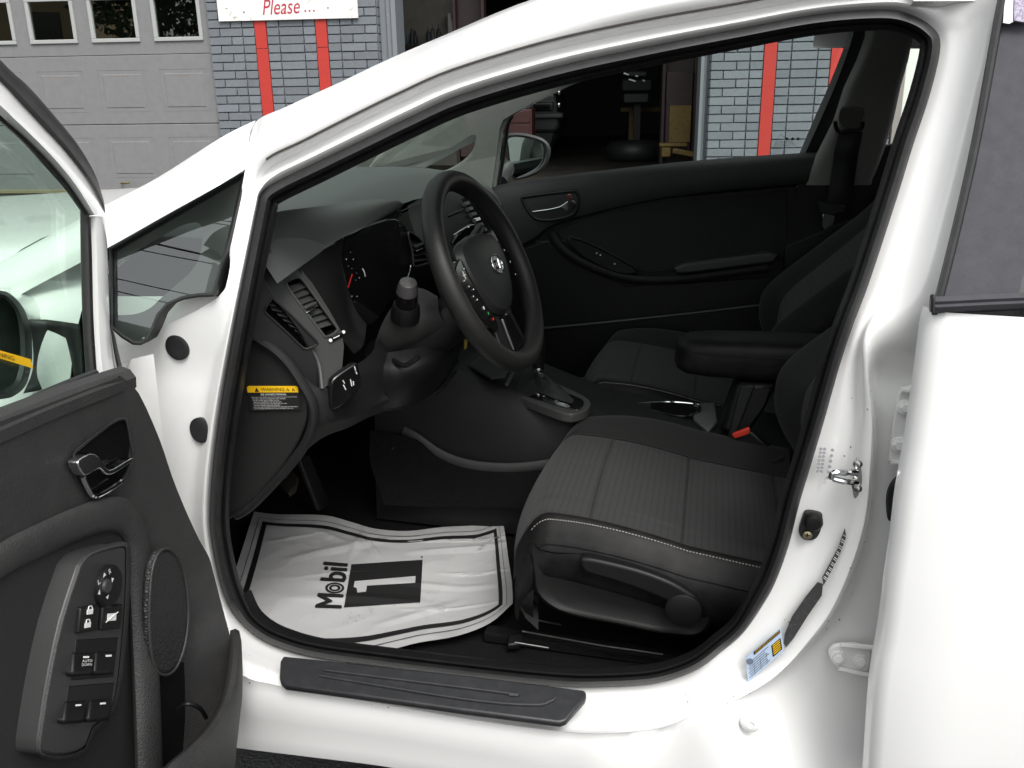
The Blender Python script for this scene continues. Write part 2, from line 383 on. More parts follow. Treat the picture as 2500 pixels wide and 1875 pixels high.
# ---- shell, roof and workshop inside
bbox('header_wall', -8.4, 4.4, 3.42, 4.3, .0, .34, BRICK, bld, bevel=0)
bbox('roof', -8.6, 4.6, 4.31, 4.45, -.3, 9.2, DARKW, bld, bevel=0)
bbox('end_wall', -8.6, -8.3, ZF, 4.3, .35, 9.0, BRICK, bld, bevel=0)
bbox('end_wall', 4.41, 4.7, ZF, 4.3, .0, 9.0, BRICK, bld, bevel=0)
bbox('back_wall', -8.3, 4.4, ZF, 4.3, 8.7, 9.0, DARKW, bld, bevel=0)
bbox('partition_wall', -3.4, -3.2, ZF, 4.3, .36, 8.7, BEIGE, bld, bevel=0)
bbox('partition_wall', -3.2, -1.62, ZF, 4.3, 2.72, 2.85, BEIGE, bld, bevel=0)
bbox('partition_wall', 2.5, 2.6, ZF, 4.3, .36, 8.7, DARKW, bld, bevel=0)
bbox('bay_floor', -3.2, 2.5, ZF-.1, ZF, .12, 8.7, CONC, bld, bevel=0)
# ---- sign on the left pier
sg = tag(empty('wall_sign'), 'white enamel sign with red script, rusty screw spots, above the red strips', 'sign')
bbox('sign_board', -3.046, -1.934, 1.737, 2.55, -.022, -.006, SIGNW, sg, bevel=.002)
def sgn(a0, a1, z0, z1): return lambda u, v: B(a0+(a1-a0)*u, z0+(z1-z0)*v+.006*u, -.0235)
print_text('lettering', 'Please', sgn(-2.685, -2.385, 1.775, 1.885), SIGNR, sg, shear=.28, res=4)
for i in range(3): lathe('lettering_dot', B(-2.345+.034*i, 1.797, -.0225), -HB, [(.007, 0), (.007, .0015)], SIGNR, sg, n=10)
tube('lettering_stroke', [B(-2.895, 1.905, -.0225), B(-2.905, 1.93, -.0225), B(-2.915, 1.97, -.0225)], [.002, .008, .011], SIGNR, sg, n=8, flat=(1, .2), up=RB)
for a_, z_ in ((-2.835, 1.80), (-2.165, 1.815)):
    lathe('screw_head', B(a_, z_, -.0225), -HB, [(.006, 0), (.006, .003), (.003, .004)], RUST, sg, n=10)
# ---- things standing in the bay
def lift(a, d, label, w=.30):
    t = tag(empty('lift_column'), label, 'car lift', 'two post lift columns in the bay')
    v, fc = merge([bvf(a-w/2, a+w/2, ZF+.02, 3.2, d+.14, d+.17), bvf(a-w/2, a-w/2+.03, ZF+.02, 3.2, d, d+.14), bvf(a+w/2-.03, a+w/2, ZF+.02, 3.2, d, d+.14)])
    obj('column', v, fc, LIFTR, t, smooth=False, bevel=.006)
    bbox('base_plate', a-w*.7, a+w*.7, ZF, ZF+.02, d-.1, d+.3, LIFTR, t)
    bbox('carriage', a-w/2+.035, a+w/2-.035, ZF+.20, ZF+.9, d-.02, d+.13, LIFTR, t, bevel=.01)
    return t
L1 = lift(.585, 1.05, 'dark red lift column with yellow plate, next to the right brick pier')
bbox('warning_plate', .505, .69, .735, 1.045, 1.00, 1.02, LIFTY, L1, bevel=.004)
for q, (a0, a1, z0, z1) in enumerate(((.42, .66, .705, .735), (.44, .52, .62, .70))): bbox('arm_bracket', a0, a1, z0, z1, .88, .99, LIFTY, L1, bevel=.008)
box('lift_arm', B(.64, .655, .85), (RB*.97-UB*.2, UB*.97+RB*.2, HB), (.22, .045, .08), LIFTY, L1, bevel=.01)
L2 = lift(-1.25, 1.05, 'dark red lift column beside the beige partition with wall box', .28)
bx = tag(empty('electrical_box'), 'white wall box with black cable loop on the beige partition', 'electrical box')
bbox('enclosure', -1.70, -1.60, 1.55, 1.955, 2.58, 2.719, mat('off_white_metal', (.42, .41, .37), .5), bx, bevel=.006)
tube('cable', cr([B(-1.60, 2.2, 2.6), B(-1.61, 2.03, 2.57), B(-1.64, 1.95, 2.55), B(-1.64, 1.89, 2.56), B(-1.60, 1.87, 2.6)], 6), .008, RUB, bx, n=8)
sh = tag(empty('wall_shelf'), 'dark shelf board fixed to the beige partition', 'shelf')
bbox('shelf_board', -2.6, -1.66, 1.62, 1.65, 2.44, 2.719, DARKW, sh)
for a_ in (-2.5, -1.8): bbox('shelf_bracket', a_, a_+.02, 1.50, 1.619, 2.5, 2.719, DARKW, sh)
cols = [((.05, .13, .20), 'blue'), ((.03, .035, .03), 'black'), ((.20, .16, .05), 'mustard'), ((.04, .05, .06), 'dark grey'), ((.10, .10, .09), 'pale grey')]
bl = [(-2.155, .155, 0, 'tall blue bottle on the workshop shelf'), (-2.20, .08, 1, 'squat black bottle beside the blue one on the workshop shelf'), (-2.075, .16, 3, 'dark grey bottle in the middle of the workshop shelf'), (-2.04, .14, 1, 'black capped bottle in the middle of the workshop shelf'),
      (-1.90, .17, 3, 'dark grey bottle left of the two pointed bottles'), (-1.855, .20, 4, 'pale pointed nozzle bottle on the workshop shelf'), (-1.795, .20, 3, 'dark pointed nozzle bottle on the workshop shelf'), (-1.755, .12, 2, 'mustard yellow bottle beside the wall box')]
for i, (a_, h, ci, lb) in enumerate(bl):
    pm = mat('bottle_'+cols[ci][1].replace(' ', '_'), cols[ci][0], .5)
    tp = .004 if 'pointed' in lb else .012
    t = tag(empty('bottle'), lb, 'bottle', 'bottles on the workshop shelf')
    lathe('bottle_body', B(a_, 1.651, 2.56), UB, [(.024, 0), (.026, .01), (.026, h*.6), (.014, h*.76), (tp, h*.82), (tp, h*.84)], pm, t, n=12)
    lathe('cap', B(a_, 1.651+h*.841, 2.56), UB, [(tp*1.25, 0), (tp*.9, h*.16)], pm, t, n=12)
# vehicle nose, red cabinet, old tyre, yellow beam
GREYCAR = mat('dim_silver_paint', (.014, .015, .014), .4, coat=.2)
tr = tag(empty('parked_van'), 'silver grey vehicle parked deep inside the dark bay', 'van')
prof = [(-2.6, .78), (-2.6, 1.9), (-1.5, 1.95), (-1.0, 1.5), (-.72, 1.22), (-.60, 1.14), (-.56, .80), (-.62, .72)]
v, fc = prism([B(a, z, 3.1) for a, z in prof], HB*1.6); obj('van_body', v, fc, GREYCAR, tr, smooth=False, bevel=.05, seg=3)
bbox('bumper', -.95, -.53, .885, .95, 3.02, 3.12, mat('pale_bumper', (.05, .05, .047), .4), tr, bevel=.02)
bbox('grille', -.86, -.64, .965, 1.06, 3.055, 3.115, GLOSS, tr, bevel=.01)
for z_ in (1.03, 1.16): lathe('headlight', B(-.585, z_, 3.1), -HB, [(.03, 0), (.028, .02), (.01, .03)], CHROME, tr, n=16)
for d_ in (3.3, 4.4): lathe('wheel', B(-.95, .42+.33, d_-.12), -HB, [(.16, -.2), (.32, -.18), (.33, -.1), (.33, .02), (.30, .06), (.16, .04)], RUB, tr, n=28)
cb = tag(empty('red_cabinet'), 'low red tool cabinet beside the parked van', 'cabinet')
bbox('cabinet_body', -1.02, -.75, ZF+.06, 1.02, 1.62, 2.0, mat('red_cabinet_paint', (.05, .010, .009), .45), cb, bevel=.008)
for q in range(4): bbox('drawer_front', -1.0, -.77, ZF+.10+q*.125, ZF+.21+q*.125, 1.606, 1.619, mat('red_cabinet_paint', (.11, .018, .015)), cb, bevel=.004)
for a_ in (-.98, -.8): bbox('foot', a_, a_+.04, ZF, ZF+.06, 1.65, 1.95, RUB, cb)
ty = tag(empty('loose_tyre'), 'worn black tyre lying on the bay floor', 'tyre')
ro = []
for i in range(28):
    a = i/28*2*math.pi; c_ = B(.26, ZF+.11, 3.2)
    di = RB*math.cos(a)+HB*math.sin(a)
    ro.append([c_+di*(.24+.085*math.cos(q*2*math.pi/10))+UB*(.105*math.sin(q*2*math.pi/10)) for q in range(10)])
v, fc = gridf(ro, True, True); obj('tyre_carcass', v, fc, RUB, ty)
ybm = tag(empty('yellow_ramp'), 'long yellow ramp beam across the back of the bay', 'ramp')
bbox('ramp_beam', .1, 2.3, .915, .965, 4.3, 4.45, LIFTY, ybm)
for a_ in (.2, 1.2, 2.2): bbox('ramp_leg', a_, a_+.06, ZF, .914, 4.32, 4.43, LIFTY, ybm)
eng = tag(empty('engine_on_stand'), 'dark engine with bright metal pieces on a stand in the bay', 'engine')
bbox('engine_sump', .12, .42, 1.02, 1.14, 3.72, 4.05, RUB, eng, bevel=.02)
bbox('engine_block', .09, .46, 1.14, 1.30, 3.7, 4.1, mat('dirty_iron', (.004, .004, .004), .6), eng, bevel=.03)
bbox('cylinder_head', .14, .40, 1.30, 1.385, 3.72, 4.0, RUB, eng, bevel=.025)
bbox('stand_post', .25, .33, ZF+.05, 1.019, 3.86, 3.94, LIFTR, eng)
bbox('stand_foot', .0, .56, ZF, ZF+.05, 3.7, 4.1, LIFTR, eng)
for a_, z_, w_ in ((.13, 1.345, .07), (.20, 1.275, .09), (.25, 1.32, .04), (.33, 1.27, .035)):
    box('metal_cover', B(a_+.02, z_, 3.685), (RB*.9-UB*.3, UB*.9+RB*.3, HB), (w_, .022, .03), STEEL, eng, bevel=.005)
# ================================================================ the car
car = tag(empty('car'), 'white sedan with its driver door wide open and black cabin in view', 'car')
CY = .89                                   # centre line
def mir(p): return Vector((p.x, 2*CY-p.y, p.z))
def Ys(z): return .125+max(0, z-.93)/.33*.145
def Pz(x, y, add=0):
    Y = .15
    for _ in range(10): Y = Ys(P(x, y, Y).z)+add
    return P(x, y, Y)
# keys round the driver door opening: seal edge, shoulder, outer edge, far edge, zone
DY = {'A': (0, -.016, -.004, -.026, -.018, .075), 'R': (0, -.016, -.004, -.026, -.03, .05), 'B': (0, -.010, -.016, -.022, -.030, -.030),
      'M': (0, -.008, -.012, -.022, -.015, .0), 'L': (0, -.006, -.006, -.030, .018, .024), 'T': (0, -.006, -.012, -.040, -.02, .0),
      'S': (0, -.022, -.055, -.085, -.100, -.075), 'C': (0, -.018, -.040, -.060, -.07, -.05), 'H': (0, -.022, -.012, -.004, -.002, .004), 'Q': (0, -.02, -.014, -.018, -.018, -.016)}
KEYS = [
 ((600,392),(576,344),(558,307),(546,270),'A'), ((680,353),(657,303),(640,270),(622,229),'A'), ((796,297),(775,243),(757,207),(738,176),'A'),
 ((885,254),(864,200),(846,165),(828,133),'A'), ((996,205),(979,150),(962,108),(946,82),'A'), ((1196,146),(1185,88),(1172,40),(1160,-5),'A'),
 ((1396,102),(1388,44),(1378,0),(1370,-50),'R'), ((1596,63),(1590,8),(1585,-40),(1580,-95),'R'), ((1757,33),(1754,-22),(1752,-70),(1750,-120),'R'),
 ((1886,22),(1893,-38),(1896,-80),(1900,-140),'R'), ((1955,28),(1985,-40),(2000,-80),(2020,-140),'R'), ((2010,56),(2075,10),(2120,-30),(2160,-70),'B'),
 ((2031,98),(2100,90),(2128,90),(2160,88),'B'), ((2009,201),(2075,210),(2100,213),(2135,215),'B'), ((1971,316),(2040,330),(2070,335),(2110,338),'B'),
 ((1937,427),(2010,442),(2040,447),(2085,451),'B'), ((1877,610),(1940,625),(1985,632),(2030,640),'B'), ((1840,708),(1878,718),(1930,730),(2000,740),'M'),
 ((1812,794),(1874,803),(1897,808),(2005,820),'L'), ((1783,897),(1883,905),(1904,908),(1995,915),'L'), ((1754,995),(1879,1012),(1899,1016),(1975,1025),'L'),
 ((1728,1081),(1870,1110),(1890,1116),(1960,1130),'L'), ((1703,1178),(1845,1205),(1866,1214),(1940,1240),'L'), ((1674,1258),(1800,1310),(1822,1322),(1915,1360),'L'),
 ((1645,1310),(1757,1372),(1775,1388),(1895,1440),'L'), ((1605,1367),(1690,1448),(1705,1470),(1915,1680),'L'), ((1559,1407),(1620,1496),(1634,1520),(1830,1800),'T'),
 ((1502,1448),(1535,1532),(1542,1558),(1640,1800),'C'), ((1416,1476),(1430,1568),(1432,1590),(1440,1760),'C'), ((1300,1484),(1307,1575),(1308,1605),(1312,1765),'S'),
 ((1202,1482),(1204,1568),(1204,1600),(1204,1740),'S'), ((1042,1466),(1040,1545),(1040,1578),(1040,1695),'S'), ((842,1442),(838,1508),(838,1545),(838,1657),'S'),
 ((682,1420),(676,1482),(676,1520),(676,1636),'S'), ((602,1398),(588,1462),(586,1502),(586,1625),'S'), ((554,1374),(532,1440),(524,1490),(515,1616),'S'),
 ((514,1338),(478,1390),(450,1430),(400,1600),'C'), ((486,1290),(445,1312),(420,1330),(330,1480),'H'), ((466,1218),(425,1230),(395,1238),(330,1300),'H'),
 ((454,1138),(415,1142),(385,1144),(310,1160),'H'), ((456,1058),(415,1055),(380,1052),(290,1050),'H'), ((465,968),(425,960),(380,955),(260,945),'H'),
 ((478,874),(440,866),(390,858),(240,850),'H'), ((490,802),(455,792),(400,785),(215,775),'H'), ((517,653),(488,649),(478,647),(470,643),'Q'),
 ((539,541),(514,535),(505,532),(497,530),'Q'), ((557,450),(536,437),(527,431),(518,424),'Q'), ((566,418),(550,392),(541,380),(530,366),'Q')]
def keyrails(k):
    s, r3, r4, r5, zn = k; dy = DY[zn]
    p0 = Pz(*s); Y0 = p0.y
    l2 = lambda a, b, t: (a[0]+(b[0]-a[0])*t, a[1]+(b[1]-a[1])*t)
    px = [s, l2(s, r3, .28), l2(s, r3, .62), r3, r4, r5]
    return [P(q[0], q[1], Y0+d) for q, d in zip(px, dy)]
RAILS = [keyrails(k) for k in KEYS]
NSUB = 5
loops = [cr([r[j] for r in RAILS], NSUB, True) for j in range(6)]
NL = len(loops[0])
body_parts = []
prof = [cr([loops[j][i] for j in range(6)], 4) for i in range(NL)]
for i in range(27*NSUB, 37*NSUB):            # pressed steps along the rocker
    wgt = min(1, (i-27*NSUB)/6, (37*NSUB-i)/6)
    for j, dy in ((14, -.002), (15, .003), (16, .004), (17, -.003), (18, .003), (19, -.003)): prof[i][j] = prof[i][j]+Vector((0, dy*wgt, 0))
v, fc = gridf(prof, False, True)
A0 = 0; iB1 = 12*NSUB
body_parts.append((v, fc))
# thin shut-line on the pillar between flange and outer skin
seam = [loops[3][i]+Vector((0, -.001, 0)) for i in list(range(0, 9*NSUB))]
# ---- lower A pillar, fender top and hood
sil = [P(552,260,Y=loops[5][0].y+.006), P(476,298,Y=.205), P(340,384,Y=.185), P(228,443,Y=.165), P(100,512,Y=.15), P(0,566,Y=.14)]
low = [P(552,352,Y=loops[5][-3].y+.004), P(470,402,Y=.115), P(345,472,Y=.105), P(232,536,Y=.10), P(100,606,Y=.09), P(0,660,Y=.085)]
rowsA = []
for t in (0, .25, .5, .75, 1):
    rr = []
    for a, b in zip(low, sil):
        q = lerp(a, b, t); q = q+Vector((0, -.022*math.sin(t*math.pi)**.8, 0)); rr.append(q)
    rowsA.append(cr(rr, 5))
body_parts.append(gridf(rowsA))
# fender: from the pillar foot forward
fx = [0.53, .42, .2, -.1, -.4, -.65, -.8]
fend = []
for X in fx:
    ztop = .90-.13*((.62-X)/1.4)
    fend.append([Vector((X, .20, ztop+.05)), Vector((X, .10, ztop+.02)), Vector((X, .045, ztop-.06)), Vector((X, .02, .72)), Vector((X, .03, .55)), Vector((X, .06, .36 if X > .35 or X < -.4 else .62)), Vector((X, .11, .34 if X > .35 or X < -.4 else .64))])
body_parts.append(gridf([cr(r, 3) for r in fend]))
body_parts.append(gridf([[mir(p) for p in cr(r, 3)] for r in fend]))
hood = []
for X in (.28, .1, -.1, -.4, -.65, -.8):
    zt = .94-.13*((.62-X)/1.4)
    hood.append(cr([Vector((X, .205, zt+.0)), Vector((X, .32, zt+.035)), Vector((X, .6, zt+.055)), Vector((X, .89, zt+.06)), Vector((X, 1.18, zt+.055)), Vector((X, 1.46, zt+.035)), Vector((X, 1.575, zt))], 3))
body_parts.append(gridf(hood))
nose = [[Vector((-.8+.0, p.y, p.z)) for p in hood[-1]], [Vector((-.87, p.y, .70)) for p in hood[-1]], [Vector((-.9, p.y, .45)) for p in hood[-1]], [Vector((-.85, p.y, .25)) for p in hood[-1]]]
body_parts.append(gridf(nose))
# panel behind the quarter glass, under it and round it (hinge pillar)
bk = [[P(x, y, Y=Yv) for x, y, Yv in r] for r in (
    [(200,640,.13),(300,640,.128),(400,640,.126),(470,640,.12)], [(200,720,.135),(300,725,.128),(400,720,.122),(486,715,.118)],
    [(200,860,.14),(300,860,.138),(380,858,.131),(470,858,.13)])]
v0, f0 = gridf([cr(r, 3) for r in bk]); 
# ---- roof skin and far side
r5L = [loops[5][i] for i in range(4*NSUB, 10*NSUB+1)]
roof = []
for i_, p in enumerate(r5L):
    q = mir(p); cw = min(1, max(0, (i_-4)/14))
    roof.append(cr([p, Vector((p.x-.01+.02*cw, .52, p.z-.004+.05*cw)), Vector((p.x-.015+.03*cw, .89, p.z-.004+.064*cw)), Vector((p.x-.01+.02*cw, 1.26, p.z-.004+.05*cw)), q], 4))
tail = [[Vector((2.1, q.y, min(q.z, 1.43))) for q in roof[-1]], [Vector((2.5, q.y, 1.40-.02*abs(q.y-.89))) for q in roof[-1]], [Vector((3.1, q.y, 1.12)) for q in roof[-1]], [Vector((3.6, q.y, 1.08)) for q in roof[-1]], [Vector((3.65, q.y, .4)) for q in roof[-1]]]
body_parts.append(gridf(roof+tail))
# roof side above the rear door, both sides
eR = r5L[-1]
for f_ in (lambda p: p, mir):
    body_parts.append(gridf([[f_(Vector((X, eR.y+d, min(eR.z, 1.43)-dz-max(0, X-2.1)*.05))) for d, dz in ((0, 0), (-.045, .02), (-.075, .05), (-.085, .085), (-.07, .09))] for X in (eR.x-.03, 1.9, 2.1, 2.55)]))
# rear quarter on both sides (beyond the rear door)
for f_ in (lambda p: p, mir):
    body_parts.append(gridf([[f_(Vector((X, y_, z_))) for y_, z_ in ((.30, 1.3 if X < 2.8 else 1.08), (.08, .98), (.0, .75), (.03, .45), (.08, .22))] for X in (2.55, 2.8, 3.2, 3.65)]))
# far side outer skin (seen only from elsewhere)
body_parts.append(gridf([[Vector((X, y_, z_)) for y_, z_ in ((1.70, .86 + .11*(X-.6)), (1.775, .78), (1.78, .6), (1.74, .4), (1.70, .2))] for X in (.6, 1.1, 1.65, 2.55)]))
# far A pillar outer skin
body_parts.append(gridf([[mir(p)+Vector((0, .012, 0)) for p in r] for r in rowsA]))
body_parts.append(gridf([[mir(p)+Vector((0, .03, 0)) for p in prof[i][13:]] for i in range(0, 6*NSUB)]))
v, fc = merge(body_parts)
shell = obj('body_shell', v, fc, WHITE, car, ang=50)
# underbody / rocker
rk = []
for X in (.62, .9, 1.3, 1.7, 2.5):
    rk.append([Vector((X, .055, .205)), Vector((X, .075, .185)), Vector((X, .16, .19)), Vector((X, .9, .2)), Vector((X, 1.7, .19))])
loft('underbody', rk, RUB, car)
DIRT = mat('road_dirt', (.16, .12, .08), .9)
random.seed(21)
for i in range(34):
    k = random.randrange(18*NSUB, 36*NSUB); j = random.randrange(6, 17); p = prof[k][j]
    lathe('dirt_speck', p+Vector((0, -.0012, 0)), (0, -1, .2), [(random.uniform(.0006, .0013), 0), (.0004, .0004)], DIRT, car, n=6)
tube('shut_line', seam, .0016, mat('dirty_gap', (.05, .045, .04), .9), car, n=6)
# windscreen
ws = []
for p in list(reversed(sil[1:]))+[loops[5][i] for i in range(0, 7*NSUB, 3)]:
    p = p+Vector((.0, .03, -.012)); q = mir(p)
    ws.append(cr([p, Vector((p.x-.012, .5, p.z-.002)), Vector((p.x-.018, .89, p.z)), Vector((p.x-.012, 1.28, p.z-.002)), q], 4))
loft('windscreen', ws, GLASS, car)
cf = [Vector((.27, p.y, .93)) for p in ws[0]]
loft('cowl_panel', [[p+Vector((0, 0, -.012)) for p in cf], [lerp(a, b, .5)+Vector((0, 0, -.02)) for a, b in zip(cf, ws[0])], ws[0]], PLAST, car)
# headliner and shell lining so the cabin stays dark
hl = [[q+Vector((0, 0, -.03)) for q in r] for r in roof]
loft('headliner', hl, TRIM, car)
# ---- quarter glass with black border
QO = [(235,536),(380,452),(524,369),(531,372),(532,379),(500,515),(467,634),(462,641),(430,642),(395,648),(365,661),(346,682),(334,712),(322,735),(304,746),(287,745),(262,730),(236,706)]
qy = lambda x, y: .104+.0001*(x-235)*.2
qg = empty('quarter_window', parent=car)
def ins(poly, d):
    c = (sum(p[0] for p in poly)/len(poly), sum(p[1] for p in poly)/len(poly)); o = []
    n = len(poly)
    for i in range(n):
        a, b, e = poly[i-1], poly[i], poly[(i+1) % n]
        t = Vector((e[0]-a[0], e[1]-a[1])).normalized(); o.append((b[0]-t.y*d, b[1]+t.x*d))
    return o
def PQ(x, y, add=0):
    """quarter glass leans in with the cabin"""
    Y = .1
    for _ in range(14): Y = .098+(P(x, y, Y).z-.92)*.42
    return P(x, y, Y+add)
qo = [PQ(x, y) for x, y in QO]; qi = [PQ(x, y, -.004) for x, y in ins(QO, 4)]; qj = [PQ(x, y, .002) for x, y in ins(QO, 9)]
qk = [p+Vector((0, .02, 0)) for p in qo]
loft('rubber_border', [qk, qo, qi, qj], RUB, qg, cu=True)
obj('pane', [PQ(x, y, .004) for x, y in ins(QO, 7)], [tuple(range(len(QO)))], glassmat('quarter_glass', (.70, .80, .74), 3.6), qg, smooth=False)
FRIT = mat('black_frit', (.045, .044, .045), .35)
import mathutils.geometry as mgeo
def holed(name, outer, inner, fn, m, par, **k):
    tri = mgeo.tessellate_polygon([[Vector((x, -y, 0)) for x, y in outer], [Vector((x, -y, 0)) for x, y in inner]])
    return obj(name, [fn(x, y) for x, y in outer]+[fn(x, y) for x, y in inner], [tuple(t) for t in tri], m, par, **k)
holed('frit_band', ins(QO, 8), cr2([(240,670),(240,590),(300,540),(370,499),(400,485),(425,481),(436,492),(437,520),(429,560),(409,590),(384,612),(350,642),(320,668),(280,680)], 4, True), lambda x, y: PQ(x, y, .0075), FRIT, qg, smooth=False)
# pillar piece around / below the quarter glass
loft('hinge_pillar_panel', [cr(r, 3) for r in bk], WHITE, car)
# ---- door opening seal
SE = [k[0] for k in KEYS]
seo = cr2(SE, NSUB, True)
def inward(poly, w):
    n = len(poly); out = []
    for i in range(n):
        a, e = poly[i-2], poly[(i+2) % n]; t = Vector((e[0]-a[0], e[1]-a[1])).normalized()
        out.append((poly[i][0]-t.y*w, poly[i][1]+t.x*w))
    return out
WID = []
for (x, y) in seo:
    wv = 41 if y < 330 and x < 1700 else 42
    if x > 1500 and y > 500: wv = 40
    if y > 1330: wv = 30
    if x < 620 and 400 < y < 1330: wv = 40
    WID.append(wv)
for _ in range(6): WID = [(WID[i-1]+WID[i]+WID[(i+1) % len(WID)])/3 for i in range(len(WID))]
def inw(f): 
    n = len(seo); out = []
    for i in range(n):
        a, e = seo[i-2], seo[(i+2) % n]; t = Vector((e[0]-a[0], e[1]-a[1])).normalized()
        out.append((seo[i][0]-t.y*WID[i]*f, seo[i][1]+t.x*WID[i]*f))
    return out
YS0 = [loops[0][i].y for i in range(NL)]
secs_ = [(-.04, .006), (.02, -.012), (.18, -.022), (.40, -.025), (.58, -.016), (.66, .0), (.72, -.002), (.84, -.008), (.96, .0), (1.05, .03), (1.05, .09)]
seal_rows = []
for f_, dy in secs_:
    px = inw(f_); seal_rows.append([P(px[i][0], px[i][1], YS0[i]+dy) for i in range(NL)])
sealO = loft('door_seal', seal_rows, RUB, car, cu=True, ang=60)
# sill inner trim: from the seal down into the foot well
trim_rows = []
lowi = [i for i in range(NL) if (seo[i][1] > 1300)]
for f_, Yv, dz in ((1.0, .0, .0), (1.25, .012, .0), (2.0, .026, -.006), (2.3, .032, -.03), (2.4, .036, -.13)):
    pts = []
    for i in lowi:
        p = Vector(seal_rows[8][i]); q = Vector(p); q.y += Yv; q.z += dz
        pts.append(q)
    trim_rows.append(pts)
loft('sill_trim', trim_rows, PLASTS, car)
# ---- sill scuff plate
sp_o = [(612,1416),(1000,1457),(1262,1490),(1267,1497),(1263,1510),(1222,1556),(1208,1561),(1000,1534),(800,1506),(615,1481),(606,1474),(603,1462),(605,1428)]
def sillY(x, y):
    t = max(0, min(1, (y-(1410+.118*(x-600)))/78)); return .070-.060*t
spt = [P(x, y, sillY(x, y)-.006) for x, y in sp_o]
SCUFF = mat('scuff_plate_plastic', (.017, .0175, .019), .42, bump=(900, .3, .0008), var=(60, (.028, .028, .03), .45, .75))
sp = plate('sill_plate', spt, .012, SCUFF, car, bevel=.005, seg=3)
for l in ([(700,1448),(1090,1497),(1100,1502)], [(690,1460),(1000,1510),(1150,1523),(1190,1515),(1200,1507)]):
    tube('plate_rib', cr([P(x, y, sillY(x, y)-.0075) for x, y in l], 6), .0022, SCUFF, sp, n=6)
# ---- plugs, striker, light switch, hinges and stickers on the pillars
def onb(x, y, add): 
    """point on the near body side at a given depth"""
    return P(x, y, add)
from mathutils.bvhtree import BVHTree
_bm = bmesh.new(); _bm.from_mesh(shell.data); _bm.from_mesh(bpy.data.objects['hinge_pillar_panel'].data); BODY = BVHTree.FromBMesh(_bm); _bm.free()
def hit(x, y):
    p, n, i, d = BODY.ray_cast(CAM, ray(x, y).normalized())
    if n.dot(CAM-p) < 0: n = -n
    return p, n
for (x, y) in ((384,750), (437,928)):
    p_, n_v = hit(x, y); n_v = (n_v*.35+Vector((-.05, -1, .05))*.65).normalized(); p_ = p_+n_v*(.001 if y < 800 else .0045)
    lathe('rubber_plug', p_, n_v, [(.0195, -.006), (.0195, .0012), (.0175, .0024), (.012, .0026), (.0, .0026)], RUB, car, n=32)
lathe('body_grommet', P(1622,1563,.07), (0, -1, .1), [(.016, -.01), (.014, 0), (.009, .003), (.005, .004), (.004, .001)], WHITE, car, n=20)
st = empty('door_striker', parent=car)
pl = cr2([(1853,990),(1860,1010),(1862,1040),(1855,1068),(1846,1077),(1842,1060),(1840,1045),(1846,1020),(1848,1000)], 3, True)
plate('striker_plate', [P(x, y, .078) for x, y in pl], .006, STEEL, st, bevel=.0015)
lp = cr([P(1850,1021,.076), P(1830,1021,.066), P(1806,1021,.06), P(1798,1026,.06), P(1800,1034,.06), P(1830,1041,.064), P(1850,1042,.076)], 5)
tube('striker_loop', lp, .0042, CHROME, st, n=10)
for x, y in ((1852,1003), (1851,1056)): lathe('striker_bolt', P(x, y, .074), (-.6, -.8, .1), [(.005, -.004), (.005, .002), (.003, .003)], STEEL, st, n=10)
ds = empty('door_light_switch', parent=car)
so_ = cr2([(1741,1108),(1758,1107),(1774,1111),(1777,1118),(1775,1140),(1765,1162),(1750,1168),(1736,1166),(1727,1155),(1727,1143),(1735,1118)], 3, True)
plate('switch_boot', [P(x, y, .112) for x, y in so_], .01, RUB, ds, bevel=.002)
lathe('switch_plunger', P(1757,1127,.107), (0, -1, 0), [(.0125, -.004), (.012, .004), (.009, .008), (.006, .0085)], PLASTS, ds, n=20)
lathe('switch_screw', P(1744,1156,.108), (0, -1, 0), [(.0065, 0), (.006, .002), (.003, .003)], mat('brass_screw', (.5, .45, .3), .35, 1), ds, n=14)
box('screw_slot', P(1744,1156,.1045), XYZ, (.006, .0006, .0012), GLOSS, ds, bevel=0); box('screw_slot', P(1744,1156,.1043), XYZ, (.0012, .0006, .006), GLOSS, ds, bevel=0)
def hinge(poly, bolts, Y, slots):
    h = empty('rear_door_hinge', parent=car)
    plate('hinge_leaf', [P(x, y, Y) for x, y in cr2(poly, 2, True)], .008, WHITE, h, bevel=.003)
    for x, y in bolts:
        lathe('hinge_bolt', P(x, y, Y-.001), (-.1, -1, .15), [(.0105, -.003), (.0105, .002), (.0098, .003)], WHITE, h, n=24)
        lathe('bolt_head', P(x, y, Y-.0042), (-.1, -1, .15), [(.0075, -.002), (.0072, .006), (.0055, .0075)], WHITE, h, n=6, smooth=False)
    for l in slots: tube('hinge_flange', [P(x, y, Y-.004) for x, y in l], .004, WHITE, h, n=8)
hinge([(1945,842),(2000,845),(1985,1000),(1925,1000),(1921,992),(1928,925),(1938,870)], [(1957,880),(1942,961)], .128, [[(1946,843),(2000,846)], [(1924,998),(1985,1001)]])
hinge([(1812,1392),(1880,1400),(1872,1460),(1810,1444),(1798,1430),(1789,1416),(1793,1401)], [(1811,1420),(1860,1427)], .128, [[(1817,1393),(1890,1400)], [(1812,1444),(1890,1462)]])
plate('hinge_cover', [P(x, y, .115) for x, y in cr2([(1931,1043),(1955,1036),(1960,1130),(1925,1128),(1918,1118),(1917,1075)], 3, True)], .012, RUB, car, bevel=.003)
